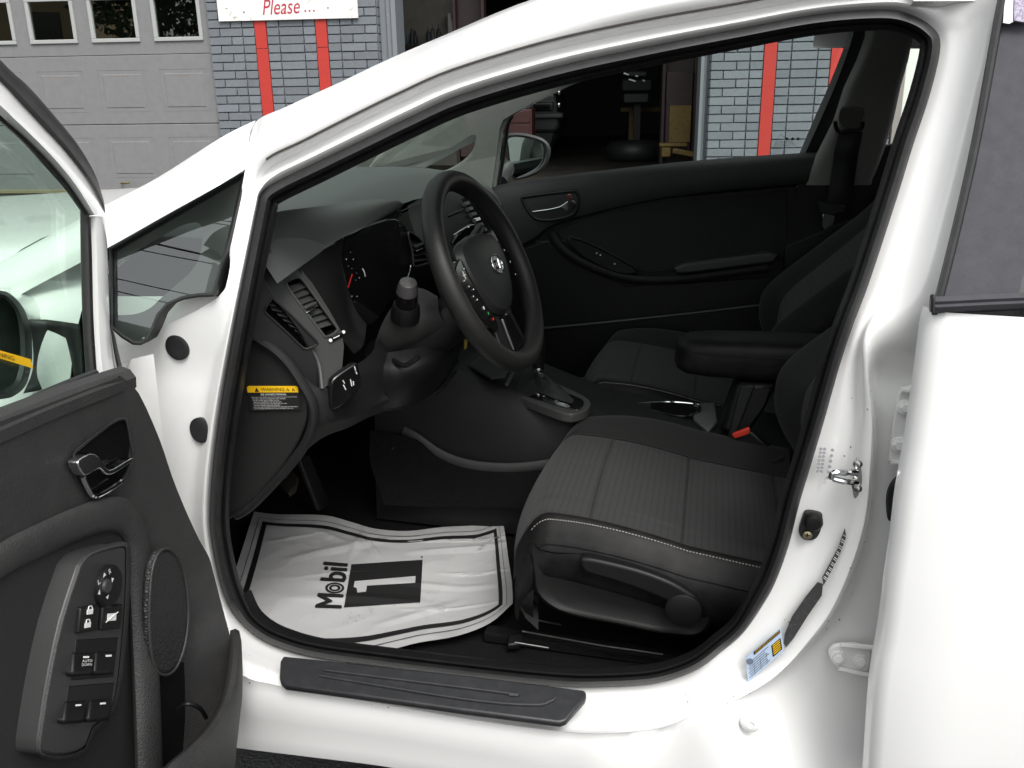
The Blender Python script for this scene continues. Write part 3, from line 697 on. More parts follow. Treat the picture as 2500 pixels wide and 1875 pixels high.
# stickers
def sticker(name, px, m, Yl, par=car): return plate(name, [P(x, y, Yl(x, y)) for x, y in px], .0012, m, par, bevel=0)
SYf = lambda x, y: .103
d1 = sticker('dark_label', [(1695,1370),(1711,1332),(1740,1290),(1766,1258),(1778,1262),(1775,1287),(1745,1330),(1715,1378),(1698,1399),(1693,1390)], mat('scuffed_dark_label', (.035, .035, .036), .5, var=(180, (.12, .12, .12), .55, .8)), SYf)
d2 = sticker('barcode_label', [(1776,1248),(1790,1222),(1810,1185),(1825,1141),(1828,1160),(1815,1195),(1797,1232),(1779,1265)], mat('dark_barcode_label', (.05, .05, .05), .5), SYf)
for i in range(26):
    t = i/25; a = (1779+(1824-1779)*t, 1254+(1158-1254)*t+6*math.sin(t*3.1)); 
    if i % 3: tube('barcode_bar', [P(a[0]-2, a[1]-3, .1022), P(a[0]+4, a[1]+2, .1022)], .0005, PRINTW, d2, n=4)
s3 = empty('tyre_pressure_label', parent=car)
LQ = quad((1616,1474), (1694,1405), (1611,1420), (1686,1357))
def lq(u, v, Y=.0985): x, y = LQ(u, v); return P(x, y, Y)
plate('label_base', [lq(0, 0, .10), lq(1, 0, .10), lq(1, 1, .10), lq(0, 1, .10)], .0012, mat('pale_blue_label', (.42, .52, .66), .4), s3, bevel=0)
def lrect(u0, u1, v0, v1, m, nm, Y=.0993): plate(nm, [lq(u0, v0, Y), lq(u1, v0, Y), lq(u1, v1, Y), lq(u0, v1, Y)], .0004, m, s3, bevel=0)
lrect(.22, .97, .82, .96, PRINTB, 'label_heading'); lrect(.70, .96, .12, .62, PRINTB, 'label_block')
for i in range(2): print_text('label_text', 'TIRE AND LOADING INFORMATION' if i == 0 else 'INFORMATION', (lambda u, v, i=i: lq(.26+.68*u, .915-.06*i+.035*v, .0988)), YEL, s3)
for i in range(5): lrect(.73, .93, .18+.09*i, .22+.09*i, YEL, 'label_line', .0988)
for i in range(7): lrect(.05+.02*(i % 2), .62-.05*(i % 3), .10+.095*i, .118+.095*i, PRINTB, 'label_line', .0991)
for i in range(3): lrect(.2+.17*i, .206+.17*i, .06, .5, PRINTB, 'label_rule', .0991)
lathe('label_emblem', lq(.1, .72, .0988), (0, -1, 0), [(.0048, 0), (.0048, .0004), (.003, .0005)], mat('blue_grey_print', (.12, .15, .2), .5), s3, n=20)
# small part-marking sticker
for i in range(20):
    sx, sy = (1773+(i % 2)*8+(i//2)*-1.2, 970+(i//2)*8) if i < 14 else (1798-(i-14)*2.0, 972+(i-14)*12)
    lathe('marking_dot', P(sx, sy, .1075), (0, -1, 0), [(.0022, 0), (.0022, .0006)], mat('grey_print', (.3, .3, .32), .5), car, n=8)
MQ = quad((1778,1043), (1791,985), (1784,1045), (1797,988))
print_text('marking_text', 'KNAFX4A67E5134033', lambda u, v: P(*MQ(u, v), .107), mat('grey_print', (.3, .3, .32), .5), car)
# ---- rear door
rd = empty('rear_door', parent=car)
edge = cr2([(2006,672),(1995,708),(1981,794),(1955,949),(1935,1052),(1920,1167),(1909,1241),(1895,1356),(1883,1425),(1875,1511),(1869,1648),(1866,1760)], 4)
sk = []
for X_, k in ((0, 0), (.004, 1), (.02, 2), (.1, 3), (.35, 4), (.6, 5), (.9, 6)):
    row = []
    for (x, y) in edge:
        p = P(x, y, .02); bul = -.028*math.sin(max(0, min(1, (p.z-.30)/.68))*math.pi)**.7
        yy = [.03, .012, .0, .0, .0, .004, .01][k]+.02+bul
        row.append(Vector((p.x+X_, yy, p.z)))
    sk.append(row)
loft('door_skin', sk, WHITE, rd, ang=60)
edge2 = [Vector((p.x+.004, p.y+.006, p.z)) for p in sk[0]]
loft('door_edge_return', [edge2, sk[0]], WHITE, rd)
# window surround: black film panel, frame bead, belt moulding, glass
def tumb(z): return .024+max(0, z-.95)/.33*.16
def Pt(x, y, add=0):
    Y = .03
    for _ in range(10): Y = tumb(P(x, y, Y).z)+add
    return P(x, y, Y)
fr_o = cr2([(2009,680),(2056,491),(2099,299),(2142,64),(2160,-30),(2178,-110)], 4)
rowsF = []
for dx, dY in ((0, .0), (4, -.010), (12, -.012), (18, -.010), (22, .004)):
    rowsF.append([Pt(x+dx, y, dY) for x, y in fr_o])
loft('window_bead', rowsF, RUB, rd)
fo = [(x+20, y) for x, y in fr_o]
film = [[Pt(x+t*f, y, .003+.002*math.sin(t/170*3)) for x, y in fo] for t in (0, 40, 80, 120, 160) for f in (1,)]
loft('pillar_film', film, RUBW, rd)
film2 = [[Pt(x+t, y, .006) for x, y in fo] for t in (160, 166, 172)]
loft('glass_run', film2, RUB, rd)
loft('window_glass', [[Pt(x+t, y, .004) for x, y in fo] for t in (173, 400, 800, 1200)], GLASS, rd)
bm_ = []
for x, yo in ((2013, 0), (2060, -2), (2140, -6), (2212, -9), (2500, -24), (3000, -60)):
    s_ = [(646, .012), (641, -.004), (652, -.012), (658, -.010), (664, -.014), (674, -.010), (679, .006)]
    bm_.append([P(x, y+yo, .022+d) for y, d in s_])
loft('belt_moulding', bm_, RUBW, rd)
plate('moulding_end_cap', [P(x, y, .004) for x, y in ((2013,640),(2022,638),(2020,676),(2011,678))], .012, RUB, rd, bevel=.002)
# scrap of mesh shade caught at the top of the rear window
shd = tag(empty('mesh_sunshade'), 'scrap of lilac mesh sunshade hanging at the rear window top', 'sunshade')
plate('mesh_panel', [Pt(x, y, -.012) for x, y in ((2192,-40),(2260,-40),(2250,40),(2212,48),(2190,44))], .002, mat('lilac_mesh', (.42, .38, .48), .7, bump=(900, .6, .001), var=(500, (.2, .18, .24), .45, .55)), shd, bevel=.0005)
plate('clear_tab', [Pt(x, y, -.010) for x, y in ((2172,-40),(2195,-40),(2192,46),(2180,52),(2166,50))], .002, mat('clear_tab_film', (.12, .12, .13), .12), shd, bevel=.0005)
# ================================================================ driver door, swung wide open
dd = empty('driver_door', parent=car); dd['label'] = 'open driver door seen from its black inner side'
DA = math.radians(84)
DE = Vector((math.cos(DA), -math.sin(DA), 0)); DN = Vector((math.sin(DA), math.cos(DA), 0)); D0 = Vector((.737, -.131, 0))
def D(s, z, o=0): return D0+DE*s+DN*o+ZU*z
def dp(x, y, o=0): return PL(x, y, D0+DN*o, DN)
def dps(l, o=0): return [dp(x, y, o) for x, y in l]
def dplate(name, px, o, th, m, par=dd, bevel=.003, sm=0, **k):
    if sm: px = cr2(px, sm, True)
    return plate(name, dps(px, o), th, m, par, bevel=bevel, vec=-DN*th, **k)
DPL = mat('door_panel_plastic', (.026, .0255, .0255), .55, bump=(420, .8, .0014), var=(30, (.033, .032, .031), .4, .7))
# ---- inner trim: height field from the hinge edge backwards
hinge_px = [(262,813,.0),(300,850,.0),(345,950,.005),(372,1030,.010),(400,1100,.014),(430,1165,.018),(452,1205,.02),(462,1240,.025),(480,1310,.035),(494,1362,.045),(505,1410,.05)]
hp = cr([dp(x, y, o) for x, y, o in hinge_px], 3)
hp += [D((p-D0).dot(DE), p.z, .05) for p in (dp(505, 1480, .05), dp(500, 1560, .05), dp(490, 1650, .05), dp(480, 1720, .05))]
rowsP = []
zt = lambda s: .871+.11*s
for p in hp:
    s0 = (p-D0).dot(DE); o0 = (p-D0).dot(DN); z0 = p.z; row = []
    for t in [-.0001, 0, .02, .05, .08, .12, .16, .2, .26, .34, .45, .6, .8, .95]:
        if t < 0: row.append(D(s0-.0, z0, o0-.06)); continue
        s_ = s0+t; z_ = z0+(.11*t if z0 > .8 else .11*t*(z0-.2)/.6)
        row.append(D(s_, z_, o0*max(0, 1-t/.10)))
    rowsP.append(row)
loft('inner_panel', rowsP, DPL, dd, ang=40)
# upper pad roll along the window sill
tube('belt_pad', cr([dp(263,824,-.02), dp(200,846,-.016), dp(130,872,-.016), dp(60,900,-.016), dp(0,926,-.016), dp(-200,1010,-.016)], 5), .019, DPL, dd, n=10)
tube('belt_weatherstrip', cr([dp(205,808,-.028), dp(120,842,-.028), dp(60,870,-.028), dp(0,898,-.028), dp(-200,985,-.028)], 4), .006, RUB, dd, n=8)
# ---- handle bezel
hb = empty('door_handle', parent=dd)
hz = [(156,985),(163,972),(200,942),(245,908),(268,902),(278,912),(288,960),(292,985),(285,1010),(262,1045),(235,1067),(205,1077),(194,1072),(172,1030),(160,1000)]
hc = cr2(hz, 3, True)
def dins(poly, d):
    n = len(poly); o = []
    for i in range(n):
        a, e = poly[i-2], poly[(i+2) % n]; t = Vector((e[0]-a[0], e[1]-a[1])).normalized(); o.append((poly[i][0]-t.y*d, poly[i][1]+t.x*d))
    return o
rows_ = [dps(hc, .002), dps(dins(hc, 2), .0055), dps(dins(hc, 5), .005), dps(dins(hc, 9), -.006), dps(dins(hc, 14), -.010)]
loft('bezel', rows_, DPL, hb, cu=True)
dplate('handle_cup', dins(hc, 8), .0015, .001, GLOSS, hb, bevel=0)
lev = [(168,1000),(176,990),(196,980),(212,985),(226,1003),(238,1016),(262,1004),(285,990),(288,994),(268,1010),(240,1026),(226,1022),(216,1012),(200,1020),(184,1028),(174,1016)]
dplate('lever', lev, .016, .012, CHROME, hb, bevel=.003, sm=2)
tube('chrome_edge', cr(dps([(178,1030),(188,1052),(203,1072),(232,1060),(262,1040)], .010), 4), .0028, CHROME, hb, n=8)
# ---- ledge that divides upper pad from the lower insert, then turns down beside the speaker
led = cr([dp(-160,1330,.004), dp(0,1212,.004), dp(90,1165,.004), dp(170,1130,.005), dp(225,1112,.006), dp(262,1114,.006), dp(286,1136,.006), dp(297,1180,.006), dp(304,1260,.008), dp(310,1360,.012), dp(315,1460,.018), dp(319,1560,.024), dp(324,1700,.03)], 5)
n_ = len(led)
tube('armrest_ledge', led, [.016+.010*min(1, i/n_*1.3) for i in range(n_)], DPL, dd, n=16, flat=(.45, 1.0), up=DN)
# lower insert (smooth, recessed)
dplate('lower_insert', [(-200,1340),(0,1225),(95,1176),(172,1142),(235,1128),(270,1140),(285,1250),(300,1480),(306,1680),(-200,1700)], .004, .01, mat('door_insert_cloth', (.011, .011, .011), .8, bump=(500, .5, .001)), bevel=.003)
# ---- switch pod on the armrest
pod = empty('window_switch_panel', parent=dd)
pz = [(80,1618),(86,1560),(104,1450),(128,1340),(160,1240),(172,1212),(196,1190),(240,1176),(268,1172),(279,1182),(280,1210),(279,1280),(270,1400),(258,1500),(240,1545),(205,1580),(188,1622),(140,1640),(95,1636)]
pc = cr2(pz, 2, True)
rows_ = [dps(dins(pc, -3), .004), dps(pc, .0220), dps(dins(pc, 3), .0280), dps(dins(pc, 8), .0300)]
loft('pod_rim', rows_, DPL, pod, cu=True)
POD = mat('switch_pod_plastic', (.030, .030, .030), .42, bump=(900, .35, .0008))
dplate('pod_face', dins(pc, 6), .0295, .03, POD, pod, bevel=.004)
kn = dp(228,1265,.0330); ka, kb, kc = frame_of(DN)
lathe('mirror_knob', dp(229,1266,.0300), DN, [(.0235, 0), (.0235, .005), (.021, .0075), (.0, .0078)], PLASTS, pod, n=32)
lathe('knob_centre', dp(229,1266,.0380), DN, [(.008, 0), (.0075, .003), (.005, .004)], POD, pod, n=20)
def kpt(u, v, o=.0386): return dp(229, 1266, o)+DE*(-u)+ZU*v
for an in range(4):
    c_, s_ = math.cos(an*math.pi/2), math.sin(an*math.pi/2)
    tri = [kpt(c_*.0165, s_*.0165), kpt(c_*.012-s_*.0032, s_*.012+c_*.0032), kpt(c_*.012+s_*.0032, s_*.012-c_*.0032)]
    obj('knob_mark', tri, [(0, 1, 2)], PRINTW, pod, smooth=False)
for ch, u, v in (('L', -.011, .012), ('R', .011, .012)):
    print_text('knob_letter', ch, (lambda a, b, u=u, v=v: kpt(u-.0022+a*.0044, v-.003+b*.006)), PRINTW, pod)
def keyp(name, px, o, th, m=PLASTS, bevel=.002): return dplate(name, px, o, th, m, pod, bevel=bevel, seg=3)
def glyph(px_lines, o, r=.0006):
    return [tube('switch_symbol', dps(l, o), r, PRINTW, pod, n=6) for l in px_lines]
keyp('lock_button', [(176,1313),(214,1306),(210,1362),(170,1369)], .0345, .012)
keyp('lockout_button', [(224,1308),(267,1305),(262,1358),(219,1362)], .0345, .012)
for cy in (1318, 1347):
    x0 = 195 if cy == 1318 else 190
    keyp('lock_symbol', [(x0-6,cy-1),(x0+7,cy-3),(x0+6,cy+8),(x0-7,cy+10)], .0352, .0006, PRINTW, .0002)
    glyph([[(x0-4,cy-1),(x0-3,cy-8),(x0+3,cy-9),(x0+5,cy-2)]], .0352)
keyp('lockout_symbol', [(233,1326),(252,1324),(251,1340),(232,1342)], .0352, .0006, PRINTW, .0002)
glyph([[(229,1344),(255,1322)]], .0355)
WELL = GLOSS
for wx in ([(165,1382),(256,1376),(246,1462),(155,1470)], [(148,1482),(247,1474),(238,1556),(138,1562)]):
    dplate('switch_well', wx, .0303, .012, PLASTS, pod, bevel=.001)
for px, lb in (([(161,1410),(205,1410),(199,1458),(158,1463)], 'AUTO'), ([(210,1408),(254,1406),(246,1457),(206,1460)], ''), ([(145,1515),(188,1513),(181,1562),(139,1565)], ''), ([(198,1512),(241,1509),(236,1557),(192,1561)], '')):
    q = quad(px[3], px[2], px[0], px[1])
    # rocker: lower lip stands proud
    v3 = [dp(*q(0, 1), .0320), dp(*q(1, 1), .0320), dp(*q(1, .55), .0355), dp(*q(1, .15), .0385), dp(*q(1, 0), .0365), dp(*q(0, 0), .0365), dp(*q(0, .15), .0385), dp(*q(0, .55), .0355)]
    top = [(0, 1, 2, 7), (7, 2, 3, 6), (6, 3, 4, 5)]; bot = [p-DN*.018 for p in v3]
    fcs = top+[tuple(reversed([i+8 for i in f_])) for f_ in top]+[(i, i+8, (i+1) % 8+8, (i+1) % 8) for i in range(8)]
    obj('window_switch', v3+bot, fcs, PLASTS, pod, bevel=.0025, seg=3)
    def up(u, v, q=q): 
        x, y = q(u, v); return dp(x, y, .0325+(.004*(1-v)/.45 if v > .55 else .004))
    mk = [up(.36, .86), up(.66, .86), up(.66, .78), up(.36, .78)]; obj('switch_mark', [p+DN*.0018 for p in mk], [(0, 1, 2, 3)], PRINTW, pod, smooth=False)
    if lb:
        print_text('switch_lettering', 'AUTO', (lambda u, v: up(.28+.5*u, .60+.12*v)+DN*.003), PRINTW, pod)
        print_text('switch_lettering', 'DOWN', (lambda u, v: up(.28+.5*u, .44+.12*v)+DN*.003), PRINTW, pod)
# ---- speaker grille
GR = mat('speaker_mesh', (.018, .018, .018), .5)
_t = GR.node_tree; _b = _t.nodes['Principled BSDF']; _v = _t.nodes.new('ShaderNodeTexVoronoi'); _v.inputs['Scale'].default_value = 330; _g = _t.nodes.new('ShaderNodeNewGeometry')
_bp = _t.nodes.new('ShaderNodeBump'); _bp.inputs['Distance'].default_value = .002; _bp.inputs['Strength'].default_value = .8
_t.links.new(_g.outputs['Position'], _v.inputs['Vector']); _t.links.new(_v.outputs[0], _bp.inputs['Height']); _t.links.new(_bp.outputs[0], _b.inputs['Normal'])
spz = cr2([(362,1185),(385,1205),(400,1250),(407,1320),(400,1390),(382,1440),(360,1458),(338,1448),(325,1400),(322,1320),(328,1235),(342,1195)], 3, True)
spk = empty('speaker', parent=dd)
dplate('speaker_grille', spz, .0285, .012, GR, spk, bevel=.006, seg=3)
tube('speaker_ring', dps(spz, .0285), .0018, DPL, spk, closed=True, n=8)
# ---- map pocket: floor, curved outer wall and bottle ring
pk = []
for o, l in ((.035, [(505,1372),(503,1390)]),):
    pass
lip = cr([dp(508,1358,.045), dp(505,1420,.075), dp(490,1500,.095), dp(460,1560,.105), dp(415,1610,.11), dp(370,1650,.11), dp(330,1700,.11)], 5)
wall_ = []
for k, (dn, dz) in enumerate(((-.008, -.004), (0, 0), (.006, -.003), (.008, -.02), (.006, -.07), (-.01, -.16), (-.03, -.30))):
    wall_.append([p+DN*dn+ZU*dz for p in lip])
loft('map_pocket', wall_, DPL, dd, solid=.003)
dplate('pocket_floor', [(505,1420),(300,1440),(300,1720),(480,1720)], .012, .004, PLASTS, bevel=0)
tube('bottle_ring', cr([dp(385,1530,.03), dp(405,1520,.045), dp(432,1530,.055), dp(445,1550,.05)], 5), .003, PLASTS, dd, n=8)
plate('pocket_flap', [dp(394,1624,.06), dp(450,1607,.07), dp(446,1630,.075), dp(410,1665,.075), dp(385,1700,.07)], .004, DPL, dd, bevel=.002)
# ---- window frame: raked front rail, upright, rubber channels
def band_loft(name, A_, B_, oa, m, bul=.006, par=dd):
    ro = []
    for t, d in ((0, -.012), (.06, 0), (.35, bul), (.65, bul), (.94, 0), (1, -.012)):
        ro.append([dp(a[0]+(b[0]-a[0])*t, a[1]+(b[1]-a[1])*t, oa+d) for a, b in zip(A_, B_)])
    return loft(name, [cr(r, 4) for r in ro], m, par)
OF = -.07
up_ = [(-160,10),(0,165),(41,221),(90,275),(141,328),(190,393),(226,446)]
mid_ = [(-160,30),(0,178),(41,222),(90,275),(141,330),(190,394),(228,462)]
lo_ = [(-160,110),(0,253),(20,270),(55,300),(107,352),(150,403),(192,466)]
band_loft('frame_rail', mid_, lo_, OF, WHITE, .010)
blk = [(-160,-60),(0,128),(60,185),(105,235),(165,308),(205,375),(224,432)]
band_loft('frame_seal', blk, mid_, OF-.012, RUB, .006)
gch = [(-160,122),(0,264),(18,280),(50,310),(100,364),(144,415),(186,474)]
band_loft('glass_channel', lo_, gch, OF-.004, RUB, .003)
ul = [(194,467),(197,560),(200,690),(206,790),(208,812)]; ur = [(229,467),(233,560),(237,690),(246,780),(254,812)]
band_loft('frame_upright', ur, ul, OF, WHITE, .008)
rl = [(173,455),(174,560),(178,690),(184,790),(186,818)]
band_loft('upright_channel', ul, rl, OF-.004, RUB, .004)
hr = [(236,692),(247,720),(256,760),(266,800),(272,818)]
band_loft('hinge_side_seal', hr, [(238,696),(240,720),(246,760),(254,800),(258,818)], OF-.01, RUB, .004)
# glass
gp = [(-160,118),(0,262),(100,362),(188,470),(180,560),(184,690),(190,800),(195,818),(120,850),(0,905),(-160,975)]
plate('window_pane', dps(gp, OF-.012), .004, GLASS, dd, bevel=0, vec=-DN*.004)
# outer skin below the belt (white, far face of the door)
osk = []
for z, o in ((.855, -.085), (.84, -.115), (.75, -.15), (.6, -.16), (.4, -.15), (.25, -.12)):
    osk.append([D(s, z+.1*s if z > .8 else z, o) for s in (-.17, -.1, 0, .3, .6, .95)])
loft('outer_skin', osk, WHITE, dd)
loft('front_edge_return', [[D(-.17, z+(-.017 if z > .8 else 0), o) for z, o in ((.855, -.085), (.75, -.15), (.6, -.16), (.4, -.15), (.25, -.12))], [D(-.13, z, -.03) for z in (.86, .75, .6, .4, .25)]], WHITE, dd)
# ---- door mirror outside the glass
dm = empty('door_mirror', parent=dd)
def mo(x, y, o): return dp(x, y, o)
ring_o = cr2([(-60,628),(0,628),(25,640),(48,668),(62,710),(66,760),(62,800),(50,835),(25,856),(0,862),(-60,868)], 4, False)
ring_i = cr2([(-60,645),(0,642),(18,652),(34,676),(42,715),(44,765),(40,800),(30,826),(14,838),(0,842),(-60,848)], 4, False)
n_ = len(ring_o)
loft('mirror_surround', [[mo(x, y, -.24) for x, y in ring_o], [mo(x+4, y, -.20) for x, y in ring_o], [mo((a[0]+b[0])/2, (a[1]+b[1])/2, -.195) for a, b in zip(ring_o, ring_i)], [mo(x, y, -.20) for x, y in ring_i], [mo(x, y, -.215) for x, y in ring_i]], RUB, dm)
plate('mirror_glass', [mo(x, y, -.214) for x, y in ring_i], .003, mat('mirror_silver', (.8, .86, .82), .01, 1), dm, bevel=0, vec=-DN*.003)
# shell bulging behind the surround
cap = []
capo = cr2([(-60,624),(10,622),(50,630),(85,632),(112,640),(132,658),(144,688)], 4)
capl = cr2([(-60,640),(30,655),(60,680),(66,692),(90,688),(125,690),(146,697)], 4)
for t, d in ((0, -.30), (.25, -.27), (.6, -.255), (1, -.25)):
    cap.append([mo(a[0]+(b[0]-a[0])*t, a[1]+(b[1]-a[1])*t, d) for a, b in zip(capo, capl)])
loft('mirror_cap', cap, WHITE, dm, solid=.004)
foot = [[mo(x, y, -.25) for x, y in ((60,690),(70,740),(70,800),(50,850))], [mo(x, y, -.235) for x, y in ((100,690),(110,740),(112,800),(95,842))], [mo(x, y, -.20) for x, y in ((140,695),(150,740),(160,800),(165,822))], [mo(x, y, -.12) for x, y in ((172,700),(178,745),(180,800),(183,820))]]
loft('mirror_foot', [cr(r, 3) for r in foot], RUB, dm, solid=.004)
# yellow strip label stuck on the window
yq = quad((-40,762), (72,796), (-40,745), (66,776))
yl = plate('window_label', [mo(*yq(0, 0), -.075), mo(*yq(1, 0), -.075), mo(*yq(1, 1), -.075), mo(*yq(0, 1), -.075)], .0005, YEL, dd, bevel=0)
print_text('label_lettering', 'WARNING', lambda u, v: mo(*yq(.05+.6*u, .25+.5*v), -.0742), PRINTB, yl)
# ================================================================ cabin: floor, console, dashboard, wheel, seats, far door
# ---- floor and firewall
fl = [[Vector((X, Y, Z)) for X, Z in ((.20, .62), (.28, .42), (.36, .30), (.44, .262), (1.0, .26), (1.3, .26), (2.3, .30))] for Y in (.17, .3, .5, .72, 1.06, 1.4, 1.62)]
loft('floor_carpet', fl, CARPET, car)
loft('firewall', [[Vector((.20, Y, z)) for z in (.60, .75, .87)] for Y in (.13, .9, 1.65)], CARPET, car)
0 and loft('inner_sill', [[Vector((X, y_, z_)) for y_, z_ in ((.155, .40), (.172, .37), (.178, .25))] for X in (.55, 1.0, 1.6, 2.3)], PLASTS, car)
loft('rear_cabin_lining', [[Vector((X, 1.70, z)) for z in (.2, .6, .98)] for X in (1.68, 2.5)]+[[Vector((2.62, Y, z)) for z in (.2, .6, 1.3)] for Y in (1.6, .9, .2)], CARPET, car)
loft('kick_panel', [[Vector((X, .175+.03*(X < .6), z)) for X in (.36, .55, .655)] for z in (.26, .45, .62, .86)], PLASTS, car)
# seat rails on the floor
for l in ([(1140,1336),(1213,1350)], [(1128,1364),(1300,1395),(1432,1414)], [(1112,1388),(1185,1400)]):
    q = [P(x, y, Z=.30) for x, y in l]
    tube('seat_rail_edge', q, .0016, STEEL, car, n=6)
box('seat_rail', P(1300,1402,Z=.272), XYZ, (.42, .03, .02), CARPET, car, bevel=.004)
plate('rail_latch', [P(x, y, Z=.285) for x, y in ((1098,1372),(1130,1366),(1135,1378),(1120,1390),(1096,1392))], .012, PLASTS, car, bevel=.003)
# ---- dashboard
db = empty('dashboard', parent=car)
def dk(*l): return [P(x, y, Y) for x, y, Y in l]
def patch(name, rows, m, n=4, **k): return loft(name, [cr(PP(r), n) for r in rows], m, db, **k)
def vpatch(name, rows, m, n=4, par=None, **k):
    rr = [PP(r) for r in rows]; cols = [cr([r[j] for r in rr], n) for j in range(len(rr[0]))]
    rr2 = [cr([c[i] for c in cols], n) for i in range(len(cols[0]))]; return loft(name, rr2, m, par or db, **k)
# top pad from the windscreen foot to the crest
top = []
for Y, zc, xr in ((.17, .985, .73), (.35, 1.0, .72), (.55, 1.012, .70), (.9, 1.022, .70), (1.25, 1.0, .72), (1.45, .965, .73), (1.63, .92, .75)):
    top.append([Vector((.24, Y, zc-.09)), Vector((.42, Y, zc-.02)), Vector((.60, Y, zc)), Vector((xr, Y, zc-.004)), Vector((xr+.035, Y, zc-.025)), Vector((xr+.06, Y, zc-.06))])
loft('top_pad', [cr(r, 4) for r in [list(c) for c in zip(*[cr([t[j] for t in top], 4) for j in range(6)])]], mat('skylit_top_pad_grain', (.058, .062, .0615), .6, bump=(700, .3, .0006)), db)  # black dash plastic; skylight through the windscreen is painted in as lighter base
# core so nothing shows through
core = []
for Y in (.21, .5, .9, 1.3, 1.62):
    core.append([Vector((.35, Y, .55)), Vector((.35, Y, .93)), Vector((.73, Y, .93)), Vector((.76, Y, .84)), Vector((.78, Y, .74)), Vector((.72, Y, .60)), Vector((.55, Y, .55))])
loft('dash_core', core, PLAST, db, cu=True)
# passenger side face
vpatch('passenger_face', [[(1040,400,1.05),(1075,430,1.25),(1090,470,1.5)], [(1060,470,1.05),(1100,500,1.25),(1120,520,1.5)], [(1080,560,1.05),(1120,580,1.25),(1140,590,1.5)], [(1080,660,1.05),(1110,660,1.3),(1130,660,1.5)]], DASH)
# cluster hood
vpatch('cluster_hood', [[(596,470,.20),(603,457,.25),(703,444,.42),(797,431,.56),(853,429,.66),(868,434,.71)],
    [(588,510,.20),(596,500,.25),(706,472,.40),(800,447,.54),(854,436,.655),(871,440,.71)],
    [(582,542,.20),(606,553,.25),(700,527,.38),(790,483,.52),(850,453,.65),(869,446,.71)],
    [(582,548,.205),(640,566,.27),(715,530,.39),(795,487,.53),(848,460,.655),(866,450,.71)]], mat('skylit_cluster_hood_grain', (.056, .060, .0595), .55, bump=(700, .3, .0006)), 5)  # same black plastic, base colour raised to imitate sky light on the hood
# bright line where the crest meets
# binnacle inside
vpatch('binnacle_side', [[(632,562,.27),(700,535,.38),(742,512,.42)], [(665,610,.29),(712,585,.39),(737,545,.43)], [(705,665,.31),(735,650,.40),(745,600,.43)], [(738,730,.33),(760,715,.41),(768,668,.43)], [(765,765,.36),(785,745,.42),(792,700,.44)]], PLAST, 4)
vpatch('binnacle_roof', [[(742,512,.42),(795,490,.53),(848,462,.655),(866,450,.70)], [(744,522,.45),(800,500,.55),(850,478,.66),(868,466,.71)]], GLOSS, 3)
cl = dk((737,545,.44),(742,516,.44),(765,500,.48),(810,483,.55),(852,472,.62),(872,488,.66),(886,525,.68),(888,572,.68),(872,615,.64),(840,655,.58),(806,700,.50),(782,692,.46),(762,655,.44),(745,600,.44))
lens = plate('instrument_lens', cr(cl, 3, True), .01, GLOSS, db, bevel=.002)
CHR2 = mat('dim_chrome', (.5, .5, .5), .15, 1)
tube('lens_trim', cr(dk((741,516,.439),(736,545,.439),(739,580,.439),(747,615,.439),(757,645,.439)), 4), .0013, CHR2, db, n=6)
tube('lens_trim', cr(dk((872,486,.657),(884,515,.672),(889,550,.676),(886,580,.676),(876,612,.65)), 4), .0016, CHR2, db, n=6)
tube('gauge_needle', dk((751,623,.4385),(761,592,.445)), .0012, mat('red_needle', (.6, .02, .02), .4), db, n=6)
for x, y in ((757,545),(763,560),(752,575),(760,580),(770,590),(768,605),(776,600),(760,640),(755,650),(765,652),(771,640),(748,560)):
    lathe('gauge_mark', P(x, y, .437+.0004*(x-745)), (.8, -.6, .1), [(.0009, 0), (.0009, .0006)], PRINTW if random.random() < .5 else mat('blue_print', (.12, .16, .25), .5), db, n=6)
tube('gauge_arc', cr(dk((783,580,.455),(787,588,.456),(789,597,.458)), 4), .0008, PRINTW, db, n=6)
# vent strip (lighter) beside the binnacle
strip_l = [(578,545),(566,602),(600,652),(640,705),(672,752),(690,790),(696,838)]
strip_r = [(612,556),(640,570),(675,612),(710,668),(738,718),(742,745),(738,806)]
SL = [.205, .20, .205, .21, .22, .225, .23]; SR = [.25, .268, .285, .30, .315, .325, .33]
def strip(u, v, add=0):
    k = u*(len(strip_l)-1); i = min(int(k), len(strip_l)-2); t = k-i
    f_ = lambda A: [A[i][q]+(A[i+1][q]-A[i][q])*t for q in (0, 1)]
    a = f_(strip_l); b = f_(strip_r); ya = SL[i]+(SL[i+1]-SL[i])*t; yb = SR[i]+(SR[i+1]-SR[i])*t
    return P(a[0]+(b[0]-a[0])*v, a[1]+(b[1]-a[1])*v, ya+(yb-ya)*v+add-.006*math.sin(v*math.pi))
def inside(p, poly):
    c = False; n = len(poly)
    for i in range(n):
        a, b = poly[i], poly[i-1]
        if (a[1] > p[1]) != (b[1] > p[1]) and p[0] < (b[0]-a[0])*(p[1]-a[1])/(b[1]-a[1])+a[0]: c = not c
    return c
def panel_with_hole(name, outer, hole, fY, m, par):
    import mathutils.geometry as g
    po = [P(x, y, fY(x, y)) for x, y in outer]; pi_ = [P(x, y, fY(x, y)) for x, y in hole]
    tri = g.tessellate_polygon([[Vector((x, -y, 0)) for x, y in outer], [Vector((x, -y, 0)) for x, y in hole]])
    return obj(name, po+pi_, [tuple(t) for t in tri], m, par, ang=60)
from bisect import bisect
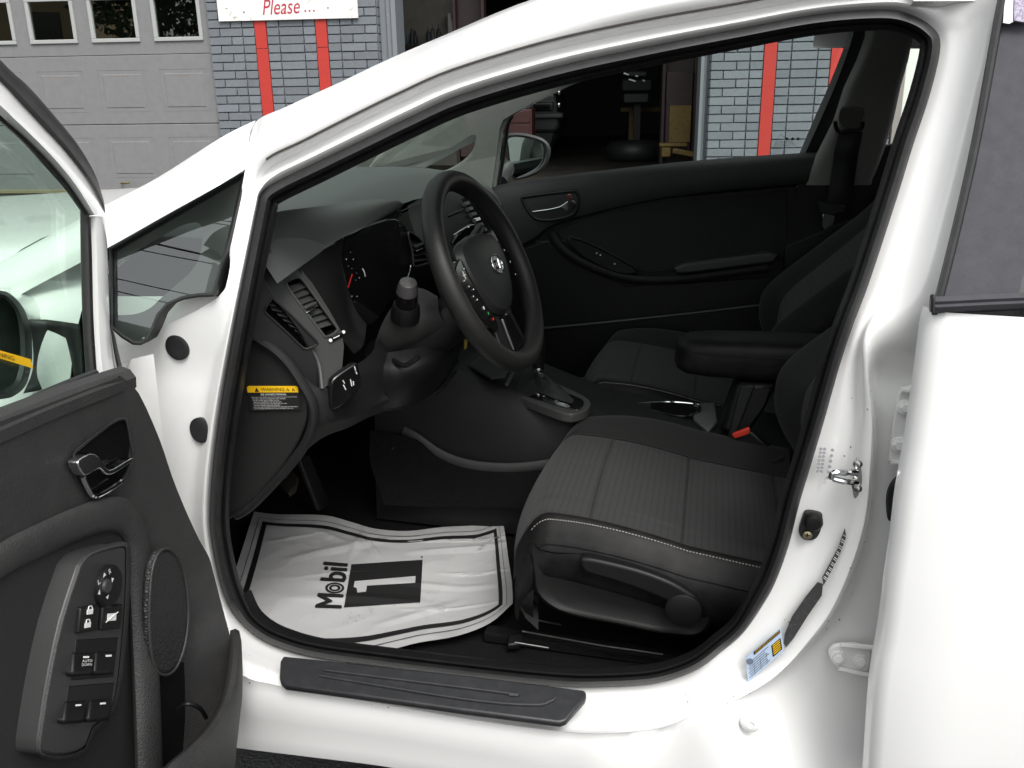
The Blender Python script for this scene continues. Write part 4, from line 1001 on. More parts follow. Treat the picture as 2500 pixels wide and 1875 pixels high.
# vents: bezel ring, dark box, slats
def vent(name, px, fY, deep, slats, m, par, rim=.0025, knob=None, tilt=0, ax=None):
    vt = empty(name, parent=db)
    n = len(px); pr_ = [P(x, y, fY(x, y)) for x, y in px]
    back = [p+deep for p in pr_]
    loft('vent_box', [pr_, back], GLOSS, vt, cu=True)
    obj('vent_back', back, [tuple(range(n))], CARPET, vt, smooth=False)
    tube('vent_rim', pr_, rim, m, vt, closed=True, n=8)
    for (a, b) in slats:
        pa = P(*a, fY(*a))+deep*.25; pb = P(*b, fY(*b))+deep*.25
        d = (pb-pa).normalized(); nrm = deep.normalized(); tv = (nrm*.8+ZU*.45).normalized()
        v_, f_ = prism([pa-tv*.002, pb-tv*.002, pb+tv*.013, pa+tv*.013], d.cross(tv).normalized()*.0022)
        obj('vent_slat', v_, f_, m, vt, bevel=.0006)
    if knob:
        x, y = knob; k_ = P(x, y, fY(x, y)); box('vent_knob', k_-deep*.02, (Vector((.4, .9, .15)), deep, ZU), (.026, .010, .006), m, vt, bevel=.002)
        box('vent_knob_tab', k_+Vector((.002, -.004, -.008)), (Vector((.4, .9, .15)), deep, ZU), (.018, .008, .004), CHR2, vt, bevel=.001)
    return vt
gY = lambda x, y: .255+.0008*((x-640)-(y-640)*.55)*.9
v1 = cr2([(617,611),(622,606),(640,599),(652,602),(672,628),(700,668),(728,707),(729,713),(720,722),(704,728),(697,722),(665,680),(632,636)], 2, True)
strip_outer = [(578,545),(612,556),(640,570),(675,612),(710,668),(738,718),(743,748),(738,806),(696,842),(690,790),(672,752),(640,705),(600,652),(566,602)]
panel_with_hole('vent_fascia', strip_outer, v1, gY, DASHL, db)
tube('fascia_edge', cr([P(x, y, gY(x, y)-.001) for x, y in ((567,602),(600,652),(640,705),(672,752),(690,790),(696,840))], 4), .004, DASHL, db, n=8)
sl1 = [((625+i*9.6, 620+i*13.0), (660+i*9.8, 606+i*13.4)) for i in range(1, 8)]
vent('side_vent', v1, gY, Vector((-.03, .02, -.004)), sl1, DASHL, db, knob=(668,660))
# thumb wheel under the vent
tube('thumbwheel', [P(716,733,gY(716,733)-.002), P(738,722,gY(738,722)-.002)], .0045, GLOSS, db, n=10)
for x, y in ((714,735), (742,717)): lathe('thumbwheel_mark', P(x, y, gY(x, y)-.006), (.6, -.8, .1), [(.0028, 0), (.0028, .0008), (.0018, .0009)], PRINTW, db, n=12)
tube('thumbwheel_mark', [P(720,731,gY(720,731)-.008), P(733,725,gY(733,725)-.008)], .0008, PRINTW, db, n=6)
# lower strip with demister vent
g2 = lambda x, y: .198+.0006*(x-600)*.6
lo_outer = [(566,602),(600,652),(640,705),(672,752),(690,790),(696,842),(715,880),(672,850),(640,808),(600,765),(545,732),(540,690),(552,640)]
v2 = cr2([(572,668),(585,648),(590,646),(620,672),(655,708),(684,738),(683,745),(668,752),(655,752),(630,728),(600,700),(576,678)], 2, True)
panel_with_hole('demister_fascia', lo_outer, v2, g2, DASH, db)
sl2 = [((578+i*12.5, 660+i*11.5), (600+i*12.6, 664+i*12.3)) for i in range(0, 7)]
vent('demister_vent', v2, g2, Vector((-.022, .02, 0)), sl2, DASH, db, rim=.002)
# end cap facing the door opening, with the warning label
capY = .196
capp = cr2([(515,720),(545,733),(580,752),(612,780),(640,815),(658,850),(664,890),(655,930),(630,980),(590,1035),(545,1085),(505,1112),(480,1112),(470,900)], 3, True)
ec = plate('dash_end_cap', [P(x, y, capY) for x, y in capp], .02, mat('end_cap_plastic', (.011, .011, .0108), .55, bump=(800, .3, .0006)), db, bevel=.004, seg=3)
tube('end_cap_rim', cr([P(x, y, capY-.002) for x, y in ((520,716),(556,732),(596,757),(628,790),(655,832),(674,868),(678,905),(664,950),(630,1000),(585,1050),(540,1095),(510,1113))], 4), .010, DASH, db, n=10, flat=(1, .8), up=(0, 1, 0))
lb = empty('airbag_warning_label', parent=car)
def lab(u, v, d=0): x, y = quad((540,888), (650,886), (533,834), (643,834))(u, v); return P(x, y, capY-.0035-d)
rc = lambda u0, u1, v0, v1, d: [lab(u0, v0, d), lab(u1, v0, d), lab(u1, v1, d), lab(u0, v1, d)]
plate('label_panel', rc(0, 1, 0, 1, 0), .002, PRINTB, lb, bevel=.0004)
plate('label_header', [lab(u, v, .0004) for u, v in ((0, .74), (1, .74), (1.0, .95), (.97, 1.0), (.03, 1.0), (0, .95))], .0006, YEL, lb, bevel=0)
T1 = lambda u0, u1, v0, v1: (lambda u, v: lab(u0+(u1-u0)*u, v0+(v1-v0)*v, .0009))
print_text('label_lettering', 'WARNING', T1(.27, .73, .79, .93), PRINTB, lb)
obj('warning_triangle', [lab(.14, .77, .0009), lab(.23, .77, .0009), lab(.185, .94, .0009)], [(0, 1, 2)], PRINTB, lb, smooth=False)
for u in (.77, .88):
    tube('seat_pictogram', [lab(u, .80, .0009), lab(u+.02, .90, .0009), lab(u+.05, .80, .0009)], .0006, PRINTB, lb, n=6)
print_text('label_lettering', "SEE OWNER'S MANUAL", T1(.25, .76, .62, .70), PRINTW, lb)
for i, (tx, a, b) in enumerate((('THIS CAR IS EQUIPPED WITH A SIDE AIRBAG IN EACH FRONT SEAT', .06, .96), ('DO NOT USE ANY ACCESSORY SEAT COVERS', .08, .73), ('USE OF OTHER SEAT COVERS COULD', .08, .60), ('REDUCE THE EFFECT OF THE SYSTEM', .10, .64), ('DO NOT INSTALL ANY ACCESSORIES ON THE', .08, .74), ('SIDE OR NEAR THE SIDE AIRBAG', .10, .60), ('DO NOT USE EXCESSIVE FORCE ON THE SIDE OF THE SEAT', .08, .94), ('FOR FURTHER INFORMATION SEE OWNER\'S MANUAL', .08, .86))):
    z0 = .53-.066*i; print_text('label_lettering', tx, T1(a, b, z0, z0+.034), PRINTW, lb)
# lower dash: switch panel and knee bolster
g3 = lambda x, y: .215+.00075*(x-690)
vpatch('knee_panel', [[(640,800,.205),(700,840,.22),(760,795,.30),(800,765,.36),(820,730,.40)], [(672,850,.205),(712,872,.225),(770,830,.31),(812,800,.37),(840,770,.43)],
    [(675,905,.205),(715,912,.23),(765,890,.31),(808,868,.37),(850,830,.44)], [(650,960,.20),(700,925,.24),(760,905,.31),(810,880,.38),(870,850,.45)], [(600,1030,.20),(690,950,.27),(750,925,.34),(800,900,.42),(860,880,.5)]], DASH, 4)
swp = cr2([(716,832),(725,815),(760,790),(772,786),(777,800),(781,830),(775,842),(745,872),(722,884),(714,875)], 3, True)
sw = plate('switch_panel', [P(x, y, g3(x, y)-.012) for x, y in swp], .012, GLOSS, db, bevel=.003)
for l in ([(766,792),(768,800)], [(769,803),(771,808)], [(757,820),(760,834)], [(763,824),(764,832)], [(741,822),(744,828)], [(742,832),(747,842)]):
    tube('switch_symbol', [P(x, y, g3(x, y)-.0135) for x, y in l], .0009, PRINTW, db, n=6)
# steering column shroud, lower cowl, stalks
sc = empty('steering_column', parent=car)
WN = Vector((math.cos(math.radians(26))*math.cos(math.radians(6)), -math.cos(math.radians(26))*math.sin(math.radians(6)), math.sin(math.radians(26))))
WC = Vector((1.02, .52, .89)); WA, WB_, _ = frame_of(WN)        # WA across, WB_ up in the wheel plane
def wp(a, b, c=0): return WC+WA*a+WB_*b+WN*c
sh_rows = []
for c, rx, rz, dz in ((-.03, .046, .034, -.030), (-.06, .052, .038, -.042), (-.10, .064, .043, -.054), (-.17, .078, .048, -.070), (-.26, .08, .052, -.085)):
    sh_rows.append([wp(rx*(abs(math.cos(t))**.6)*(1 if math.cos(t) > 0 else -1), dz+rz*(abs(math.sin(t))**.7)*(1 if math.sin(t) > 0 else -1), c) for t in [i/24*2*math.pi for i in range(24)]])
loft('column_shroud', sh_rows, PLASTS, sc, cu=True)
COLP = mat('column_plastic', (.028, .028, .027), .5, bump=(900, .25, .0006))
# left cheek of the shroud that carries the stalk
vpatch('shroud_cheek', [[(860,640,.46),(905,622,.47),(945,640,.47)], [(830,690,.44),(885,685,.43),(950,680,.46)], [(812,735,.44),(880,730,.435),(965,705,.47)], [(806,770,.47),(880,755,.46),(960,730,.50)]], COLP, 4, par=sc)
stk = empty('indicator_stalk', parent=car)
sb, st_ = P(876,675,.43), P(882,606,.40)
sdir = (st_-sb).normalized()
lathe('stalk_boot', sb, sdir, [(.026, -.012), (.026, .0), (.024, .014), (.021, .02)], PLASTS, stk, n=20)
lathe('stalk_lever', sb+sdir*.012, sdir, [(.019, 0), (.0195, .02), (.019, .034)], GLOSS, stk, n=20)
lathe('stalk_tip', sb+sdir*.047, sdir, [(.0185, -.002), (.0175, .012), (.0145, .021), (.008, .0245), (.001, .025)], mat('stalk_tip_grey', (.075, .07, .07), .3), stk, n=20)
wst = empty('wiper_stalk', parent=car)
tube('stalk_lever', cr([wp(.06, .03, -.07), wp(.12, .055, -.06), wp(.19, .075, -.055)], 4), [.008, .008, .009, .009, .010, .010, .011, .011, .010], PLASTS, wst, n=12)
# knee bowl under the column
vpatch('column_lower_cover', [[(800,765,.42),(880,755,.44),(965,735,.50),(1000,715,.62)], [(800,800,.40),(880,800,.41),(960,780,.48),(1000,745,.62)], [(802,850,.40),(870,850,.42),(940,825,.50),(990,770,.64)], [(810,884,.42),(870,878,.45),(935,852,.55),(992,780,.68)]], PLASTS, 4, par=db)
tube('cover_edge', cr(dk((800,882,.425),(850,882,.45),(900,868,.50),(945,846,.56),(985,800,.66)), 5), .004, DASH, db, n=8)
tube('tilt_lever', cr(dk((845,775,.43),(862,786,.40),(880,788,.39),(905,770,.39)), 5), .005, PLASTS, db, n=8)
plate('yellow_tag', dk((1003,735,.66),(1010,733,.66),(1008,752,.66),(1003,756,.66)), .002, mat('dim_yellow_tag', (.35, .27, .03), .5), db, bevel=0)
# centre stack: curved fascia turned to the driver
vpatch('centre_stack', [[(880,445,.74),(925,420,.84),(965,405,.95),(1010,418,1.06)], [(888,480,.73),(932,450,.84),(985,425,.94),(1050,450,1.06)], [(903,520,.72),(950,500,.83),(1010,470,.93),(1075,500,1.06)], [(925,565,.72),(965,545,.83),(1025,530,.93),(1090,560,1.06)], [(950,640,.73),(990,620,.84),(1045,600,.94),(1100,640,1.06)], [(985,740,.75),(1020,710,.86),(1060,690,.95),(1110,700,1.06)]], DASH, 4)
tube('stack_seam', cr(dk((840,470,.69),(870,455,.72),(905,440,.77),(930,432,.82)), 4), .0012, GLOSS, db, n=6)
gS = lambda x, y: .725+.0019*(x-905)-.0004*(y-520)
vc = cr2([(882,508),(887,502),(905,515),(922,535),(937,562),(925,568),(898,576),(893,568),(891,545)], 2, True)
vent('centre_vent', vc, lambda x, y: gS(x, y)-.03, Vector((-.03, .02, 0)), [((888+i*2, 522+i*11.5), (908+i*7, 514+i*12)) for i in range(1, 5)], DASH, db, rim=.002, knob=(904,530))
# radio face, frame line, display, knob
RD = -.075
def dr(*l): return [P(x, y, Y+RD) for x, y, Y in l]
plate('radio_face', dr((976,528,.825),(990,502,.835),(1020,484,.865),(1036,490,.885),(1052,545,.90),(1000,562,.86)), .01, GLOSS, db, bevel=.004)
tube('radio_frame', cr(dr((980,508,.824),(1003,494,.84),(1022,486,.858),(1033,492,.87),(1042,512,.88),(1049,538,.89)), 4), .0014, CHR2, db, n=6)
plate('radio_screen', dr((986,528,.822),(1008,510,.845),(1020,516,.86),(1000,536,.84)), .003, mat('radio_display', (.05, .022, .012), .1), db, bevel=.001)
plate('radio_panel', dr((990,542,.822),(1012,522,.846),(1034,524,.862),(1046,546,.87),(1004,554,.846)), .003, mat('radio_silver', (.30, .31, .31), .3, 1), db, bevel=.001)
for x, y in ((1012,490),(1024,502),(1028,512),(1032,530),(1022,528)): lathe('radio_mark', P(x, y, .835+RD), (.75, -.6, .3), [(.0022, 0), (.0022, .0006)], PRINTW, db, n=8)
tube('disc_slot', dk((968,467,.82),(1000,453,.86)), .0022, GLOSS, db, n=8)
tube('disc_slot_edge', dk((968,470,.82),(998,457,.86)), .0010, CHR2, db, n=6)
rvt = empty('right_vent', parent=db)
for i in range(8):
    x, y = 1004+i*7.2, 436+i*11.6
    plate('vent_slat', dk((x,y,.93),(x+10,y-3,.96),(x+14,y+4,.96),(x+5,y+7,.93)), .01, CHR2 if i in (3,) else DASHL, rvt, bevel=.001)
vpatch('right_vent_well', [[(996,430,.935),(1012,424,.965)], [(1030,480,.945),(1050,470,.975)], [(1058,530,.955),(1076,520,.985)]], GLOSS, 3)
# ---- steering wheel
swl = empty('steering_wheel', parent=car)
NR = 72
RIM = mat('wheel_leatherette', (.0125, .012, .0117), .45, spec=.35, bump=(520, .45, .0012), var=(14, (.016, .0155, .015), .4, .7))
rim = []
for i in range(NR):
    a = i/NR*2*math.pi; ca, sa = math.cos(a), math.sin(a)
    fat = 1+.10*max(0, math.cos(2*(a-math.pi/2)))
    rim.append([wp(ca*(.171+.0165*fat*math.cos(t)), sa*(.171+.0165*fat*math.cos(t)), .019*fat*math.sin(t)) for t in [q/14*2*math.pi for q in range(14)]])
loft('wheel_rim', rim, RIM, swl, cu=True, cv=True)
# hub pad: soft shield shape, domed
def shield(k):
    return [(a*k, b*k) for a, b in cr2([(-.088,.052),(-.05,.066),(0,.07),(.05,.066),(.088,.052),(.092,.01),(.075,-.03),(.045,-.068),(0,-.082),(-.045,-.068),(-.075,-.03),(-.092,.01)], 4, True)]
hub = []
for k, c in ((.55, -.035), (.85, -.022), (.98, -.011), (1.0, -.004), (.93, .008), (.75, .016), (.5, .020), (.25, .0215), (.02, .022)):
    hub.append([wp(a, b, c) for a, b in shield(k)])
loft('hub_pad', hub, mat('hub_plastic', (.017, .0175, .018), .48, bump=(900, .3, .0006)), swl, cu=True)
# spokes
def spoke(poly, c=-.012, m=PLASTS, nm='spoke'): return plate(nm, [wp(a, b, c) for a, b in poly], .014, m, swl, bevel=.005, seg=3, vec=-WN*.014)
for s in (-1, 1):
    spoke([(s*.080, .042), (s*.155, .030), (s*.165, .0), (s*.158, -.03), (s*.07, -.028)])
    cap_ = [wp(s*a, b, .002) for a, b in ((.10, .024), (.150, .016), (.152, -.02), (.135, -.06), (.098, -.085), (.075, -.075), (.088, -.03))]
spoke([(-.048, -.06), (-.062, -.155), (-.03, -.166), (.03, -.166), (.062, -.155), (.048, -.06), (0, -.05)], -.008)
spoke([(-.020, -.085), (-.030, -.150), (.030, -.150), (.020, -.085), (0, -.08)], .0, GLOSS, 'spoke_insert')
# keypad on the near spoke and its marks
kp = [wp(a, b, .004) for a, b in cr2([(-.092,.040),(-.128,.030),(-.138,.012),(-.135,-.020),(-.118,-.062),(-.080,-.098),(-.062,-.094),(-.060,-.076),(-.078,-.03),(-.086,.01)], 3, True)]
plate('button_cluster', kp, .012, GLOSS, swl, bevel=.003, vec=-WN*.012)
def wm(a, b, da, db_, m=PRINTW, nm='button_mark'): box(nm, wp(a, b, .0055), (WA, WB_, WN), (da, db_, .0008), m, swl, bevel=0)
wm(-.111, .012, .012, .0016); wm(-.111, .012, .0016, .014); wm(-.120, .004, .005, .0016); wm(-.100, .022, .004, .0016)
for a, b in ((-.112, -.008), (-.100, -.016), (-.112, -.026), (-.103, -.034)): wm(a, b, .0028, .0022)
wm(-.092, -.052, .004, .005); wm(-.083, -.064, .003, .005, mat('green_print', (.05, .35, .1), .5)); wm(-.074, -.077, .004, .004, mat('red_print', (.6, .04, .02), .5))
for a, b in ((.108, .02), (.112, -.005), (.11, -.03)): wm(a, b, .003, .003)
# emblem: oval ring with slanted letters
em = [wp(.001+.0225*math.cos(t), .004+.0165*math.sin(t), .0235) for t in [i/32*2*math.pi for i in range(32)]]
tube('emblem_ring', em, .0016, CHROME, swl, closed=True, n=8)
plate('emblem_field', em, .003, GLOSS, swl, bevel=0, vec=-WN*.003)
def letter(strokes, ox):
    for s0, s1 in strokes: tube('emblem_letter', [wp(ox+s0[0], .004+s0[1], .0245), wp(ox+s1[0], .004+s1[1], .0245)], .0011, CHROME, swl, n=6)
letter([((-.004,-.008), (-.004,.008)), ((-.003,0), (.003,.008)), ((-.003,0), (.003,-.008))], -.009)
letter([((0,-.008), (0,.008))], 0.0)
letter([((-.005,-.008), (0,.008)), ((0,.008), (.005,-.008))], .008)
# ---- centre console
cs = empty('centre_console', parent=car)
def zc(X): return .665-.13*max(0, min(1, (X-.80)/.40)) if X < 1.2 else .535-.03*min(1, (X-1.2)/.3)
cro = []
for X in (.72, .82, .92, 1.0, 1.1, 1.2, 1.3, 1.42, 1.6, 1.8):
    z = zc(X)
    cro.append([Vector((X, .715, .27)), Vector((X, .722, z-.16)), Vector((X, .742, z-.06)), Vector((X, .765, z-.018)), Vector((X, .785, z-.006)), Vector((X, .83, z)), Vector((X, .95, z)), Vector((X, .995, z-.006)), Vector((X, 1.02, z-.05)), Vector((X, 1.04, .27))])
loft('console_body', [cr(r, 3) for r in cro], PLAST, cs)
# curved knee trim band on the tunnel side
tube('tunnel_trim', cr(dk((872,930,.72),(900,945,.715),(950,980,.712),(1010,1002,.71),(1080,1010,.71),(1140,1008,.71),(1200,1000,.71)), 5), .011, mat('tunnel_trim_plastic', (.03, .029, .029), .6), cs, n=10, flat=(.5, 1), up=(0, 1, 0))
vpatch('tunnel_carpet', [[(800,930,.70),(900,950,.708),(1000,1010,.708),(1200,1015,.708)], [(800,1000,.69),(900,1020,.70),(1000,1055,.70),(1200,1060,.70)], [(830,1090,.67),(920,1095,.69),(1000,1095,.69),(1200,1100,.69)]], CARPET, 4, par=cs)
lathe('tunnel_clip', P(847,966,.705), (0, -1, .2), [(.008, -.002), (.008, .002), (.005, .004)], GLOSS, cs, n=14)
# storage tray and power socket in front of the shifter
plate('storage_mat', [P(x, y, Z=zc(.9)-.006) for x, y in ((985,772),(1000,757),(1060,775),(1102,796),(1094,812),(1060,815))], .006, mat('tray_rubber', (.009, .009, .009), .7, bump=(300, .6, .002)), cs, bevel=.002)
tube('power_socket', [P(1077,827,.80), P(1084,809,.83)], .0045, CHR2, cs, n=10)
tube('tray_rim', cr([P(x, y, Z=zc(.95)) for x, y in ((1000,750),(1060,768),(1108,792),(1110,800),(1095,830))], 4), .004, DASHL, cs, n=8)
# shifter bezel, gate, boot and knob
bz = cr2([(1096,840),(1098,828),(1118,800),(1130,797),(1200,826),(1262,855),(1276,868),(1272,880),(1255,890),(1222,893),(1160,872),(1106,850)], 3, True)
plate('shifter_bezel', [P(x, y, Z=zc(1.1)+.004) for x, y in bz], .02, mat('bezel_plastic', (.045, .046, .044), .38), cs, bevel=.006, seg=3)
gt = cr2([(1112,836),(1116,822),(1130,812),(1145,814),(1200,838),(1250,858),(1262,868),(1256,880),(1240,884),(1180,868),(1122,848)], 3, True)
plate('gear_gate', [P(x, y, Z=zc(1.1)+.006) for x, y in gt], .006, GLOSS, cs, bevel=.002)
for ch, x, y in (('P', 1120, 838), ('R', 1136, 842), ('N', 1176, 856), ('D', 1204, 866), ('-', 1218, 872), ('+', 1230, 878)):
    c_ = P(x, y, Z=zc(1.1)+.0072)
    print_text('gear_letter', ch, (lambda u, v, c_=c_, w_=(.0045 if ch != '-' else .003): c_+Vector((-.001+.0055*v if ch != '-' else .001*v, 0, 0))*-1+Vector((0, 1, 0))*w_*(u-.5)*-1), PRINTW, cs)
vb = [P(x, y, Z=zc(1.1)+.008) for x, y in ((1140,822),(1160,818),(1225,852),(1240,864),(1236,872),(1200,862),(1150,842))]
tp = P(1163,796,.885)
loft('shifter_boot', [vb, [lerp(p, tp, .45)+Vector((.004, 0, 0)) for p in vb], [lerp(p, tp, .86) for p in vb]], mat('boot_leather', (.014, .014, .014), .35, bump=(200, .4, .003)), cs, cu=True)
kdir = Vector((-.12, -.06, 1)).normalized()
lathe('shifter_collar', tp-kdir*.004, kdir, [(.013, 0), (.0145, .004), (.0135, .008)], CHROME, cs, n=20)
lathe('shifter_knob', tp+kdir*.004, kdir, [(.013, 0), (.017, .02), (.021, .045), (.022, .062), (.018, .078), (.008, .084)], PLASTS, cs, n=20)
# cup holder with bright edge, grey end piece
tube('cupholder_trim', cr([P(x, y, Z=.526) for x, y in ((1375,872),(1440,868),(1490,871),(1510,876),(1513,884),(1506,892),(1490,896))], 4), .0024, CHROME, cs, n=8)
plate('cupholder_well', [P(x, y, Z=.525) for x, y in cr2([(1375,873),(1440,870),(1490,873),(1510,878),(1510,888),(1490,897),(1450,895)], 3, True)], .02, GLOSS, cs, bevel=.001)
plate('console_end_plate', [P(x, y, Z=.523) for x, y in ((1490,872),(1545,868),(1550,910),(1530,930),(1500,905))], .01, mat('console_grey', (.09, .095, .09), .4), cs, bevel=.003)
# armrest on its post
ar = empty('armrest', parent=car)
arr = []
for X, w_, h_ in ((1.352, .012, .016), (1.360, .040, .030), (1.38, .056, .038), (1.42, .062, .042), (1.52, .064, .044), (1.64, .064, .044), (1.70, .06, .042)):
    z_ = .672+.03*(X-1.36)
    arr.append([Vector((X, .855+w_*(abs(math.cos(t))**.5)*(1 if math.cos(t) > 0 else -1), z_+h_*(abs(math.sin(t))**.55)*(1 if math.sin(t) > 0 else -1))) for t in [i/28*2*math.pi for i in range(28)]])
v, fc = gridf(arr, True); fc += [tuple(range(28)), tuple(range(6*28, 7*28))]
obj('armrest_pad', v, fc, LEATH, ar, ang=70)
tube('armrest_seam', cr([Vector((1.362, .835, .695)), Vector((1.40, .795, .690)), Vector((1.52, .789, .69)), Vector((1.66, .789, .695))], 5), .0012, FABB, ar, n=6)
plate('armrest_post', dk((1592,828,.80),(1680,830,.80),(1655,880,.80),(1610,950,.79),(1556,930,.79),(1575,870,.80)), .10, PLASTS, ar, bevel=.01)
plate('post_edge', dk((1600,832,.792),(1632,832,.792),(1590,940,.782),(1570,950,.782)), .008, DASH, ar, bevel=.004)
# ---- seats
def make_seat(name, oy):
    t = empty(name, (0, oy, 0), parent=car)
    NX, NW = 64, 56
    def z_mid(x): # cushion centre height along x (0 front .. 1 rear)
        return .535-.055*x+.012*math.sin(min(1, x*1.6)*math.pi)
    def surf(u, w):
        """u 0..1 front to rear on top, w -1..1 across"""
        X = 1.105+.49*u; aw = abs(w)
        half = .245+.012*math.sin(min(1, u*1.5)*math.pi/2)
        y = half*w
        front = .075*max(0, 1-u/.14)**2.2
        X += .028*(w*w)*max(0, 1-u*3)        # rounded front corners
        z = z_mid(u)-front
        sw_ = .62 if w > 0 else .82
        b = max(0, (aw-sw_)/(1-sw_))
        hgt = (.040 if w > 0 else .014)*math.sin(min(1, u*1.25+.02)*math.pi*.62)
        z += hgt*math.sin(min(1, b*1.55)*math.pi/2)-.03*max(0, (aw-.86)/.14)**2
        # seams
        for sx in (.285, .60, .93):
            if -.83 < w < .63: z -= .0045*math.exp(-((u-sx)/.010)**2)
        z -= .005*math.exp(-((aw-(.635 if w > 0 else .84))/.018)**2)
        z += .004*(1-aw)*math.sin(u*9) if aw < .6 else 0
        return Vector((X, .52+y, z))
    us = [(i/NX) for i in range(NX+1)]
    def part(nm, w0, w1, n, m, edge=None):
        rows_ = [[surf(u, w0+(w1-w0)*j/n) for j in range(n+1)] for u in us]
        # front face roll-down
        fr_ = []
        for dz, dx in ((.10, .04), (.08, .018), (.055, .004), (.03, -.004), (.012, -.004)):
            fr_.append([Vector((rows_[0][j].x+dx, rows_[0][j].y, rows_[0][j].z-dz+.0)) for j in range(n+1)])
        return loft(nm, fr_+rows_, m, t, ang=80)
    part('cushion_insert', -.84, .635, 46, FABRIC)
    part('cushion_bolster', .635, 1, 16, FABB)
    part('cushion_bolster', -1, -.84, 10, LEATH)
    for s in (-1, 1):
        side = []
        for u in us:
            p = surf(u, s); side.append([p, p+Vector((0, s*.008, -.012)), p+Vector((0, s*.012, -.035)), p+Vector((0, s*.008, -.065)), p+Vector((0, -s*.004, -.085)), p+Vector((0, -s*.02, -.10))])
        f0 = surf(0, s)
        fr_ = [[Vector((q.x+dx, q.y-s*.012, q.z-dz)) for q in side[0]] for dz, dx in ((.012, .03), (.006, .012), (.002, .003))]
        loft('cushion_side', fr_+side, LEATH if s < 0 else FABB, t, ang=80)
    # twin-needle stitching along the outer bolster
    parts = []
    NS = 84
    for i in range(NS):
        u0 = .06+.88*i/NS; u1 = u0+.88/NS*.5
        a = surf(u0, -.93)+Vector((0, -.001, .0012)); b = surf(u1, -.93)+Vector((0, -.001, .0012))
        c = (a+b)/2; d = (b-a); parts.append(boxvf(c, (d, Vector((0, 1, 0)), Vector((0, 0, 1))), (d.length, .0012, .0012)))
    v, fc = merge(parts); st = obj('stitching', v, fc, mat('pale_thread', (.38, .37, .34), .8), t, smooth=False); st['kind'] = 'stuff'
    tube('piping', [surf(u, -1)+Vector((0, -.006, -.009)) for u in us[3:]], .0026, LEATH, t, n=6)
    for su in (.285, .60, .93): tube('seat_seam', [surf(su, -.83+1.46*i/30)+Vector((0, 0, .0026)) for i in range(31)], .0024, FABB, t, n=5, flat=(.7, 1))
    for sw2 in (-.84, .635): tube('seat_seam', [surf(u, sw2)+Vector((0, 0, .0022)) for u in us], .0026, FABB, t, n=5, flat=(.7, 1))
    # plastic side shield with recline lever
    ybase = .262
    def sp_(x, y, Y=ybase): return P(x, y, Y)
    outl = cr2([(1141,1172),(1160,1182),(1195,1190),(1260,1193),(1340,1205),(1420,1228),(1490,1255),(1525,1275),(1537,1300),(1540,1335),(1528,1362),(1500,1375),(1430,1368),(1340,1350),(1240,1330),(1190,1312),(1155,1280),(1148,1240)], 3, True)
    shield_ = [sp_(x, y) for x, y in outl]
    n_ = len(outl); cx = sum(p[0] for p in outl)/n_; cy = sum(p[1] for p in outl)/n_
    ro = []
    for k, d in ((1.0, .10), (1.0, .012), (.985, .002), (.955, -.004), (.90, .0), (.80, .004), (.4, .005), (.02, .005)):
        ro.append([sp_(cx+(x-cx)*k, cy+(y-cy)*k, ybase+d) for x, y in outl])
    loft('side_shield', ro, PLAST, t, cu=True, ang=60)
    lev = cr2([(1252,1212),(1262,1206),(1300,1212),(1380,1232),(1450,1258),(1495,1285),(1508,1300),(1510,1320),(1500,1342),(1480,1347),(1460,1335),(1452,1312),(1440,1300),(1380,1275),(1320,1255),(1270,1240),(1256,1228)], 3, True)
    plate('recline_lever', [sp_(x, y, ybase-.022) for x, y in lev], .03, PLASTS, t, bevel=.009, seg=4)
    lathe('lever_pivot', sp_(1476,1317,ybase-.0215), (0, -1, 0), [(.0285, -.003), (.028, .003), (.024, .005), (.0, .0055)], PLASTS, t, n=32)
    plate('recliner_cover', [sp_(x, y, .27) for x, y in cr2([(1548,1262),(1600,1262),(1660,1255),(1650,1300),(1620,1315),(1580,1312),(1556,1295)], 2, True)], .05, PLAST, t, bevel=.008, seg=3)
    # backrest, laid well back
    zk = [.48, .52, .58, .64, .70, .787, .87, .943, 1.05, 1.12]; xk = [1.60, 1.59, 1.562, 1.555, 1.572, 1.655, 1.735, 1.80, 1.895, 1.955]
    pk_ = cr([(x, 0, z) for x, z in zip(xk, zk)], 4)
    br = []
    for k, p in enumerate(pk_):
        q = k/(len(pk_)-1)
        hw = .235+.02*math.sin(q*math.pi)-.06*max(0, q-.8)/.2
        row = []
        for j in range(41):
            w = -1+2*j/40; aw = abs(w)
            bul = .048*math.sin(min(1, max(0, (aw-.52)/.48)*1.5)*math.pi/2)*math.sin(min(1, q*1.2+.15)*math.pi*.8)
            gr = .006*math.exp(-((aw-.56)/.02)**2)
            row.append(Vector((p.x+.046-bul+gr+.06*max(0, (aw-.88)/.12)**2, .52+hw*w, p.z)))
        br.append(row)
    loft('backrest_front', br, FABB, t, ang=70)
    bk_ = [[r[0], r[0]+Vector((.05, -.008, -.03)), r[0]+Vector((.13, .03, -.06)), lerp(r[0], r[-1], .5)+Vector((.17, 0, -.07)), r[-1]+Vector((.13, -.03, -.06)), r[-1]+Vector((.05, .008, -.03)), r[-1]] for r in br]
    loft('backrest_shell', bk_, LEATH, t, ang=70)
    loft('backrest_top', [[Vector(p) for p in br[-1]], [p+Vector((.04, 0, .015)) for p in br[-1]], [p+Vector((.12, 0, -.05)) for p in br[-1]]], FABB, t)
    loft('backrest_insert', [[r[j]+Vector((-.0025, 0, .002)) for j in range(10, 31)] for r in br[3:-4]], FABRIC, t)
    tube('backrest_seam', [r[9]+Vector((-.002, 0, .002)) for r in br[3:-4]], .0012, mat('pale_thread', (.38, .37, .34), .8), t, n=4)
    hd_ = []
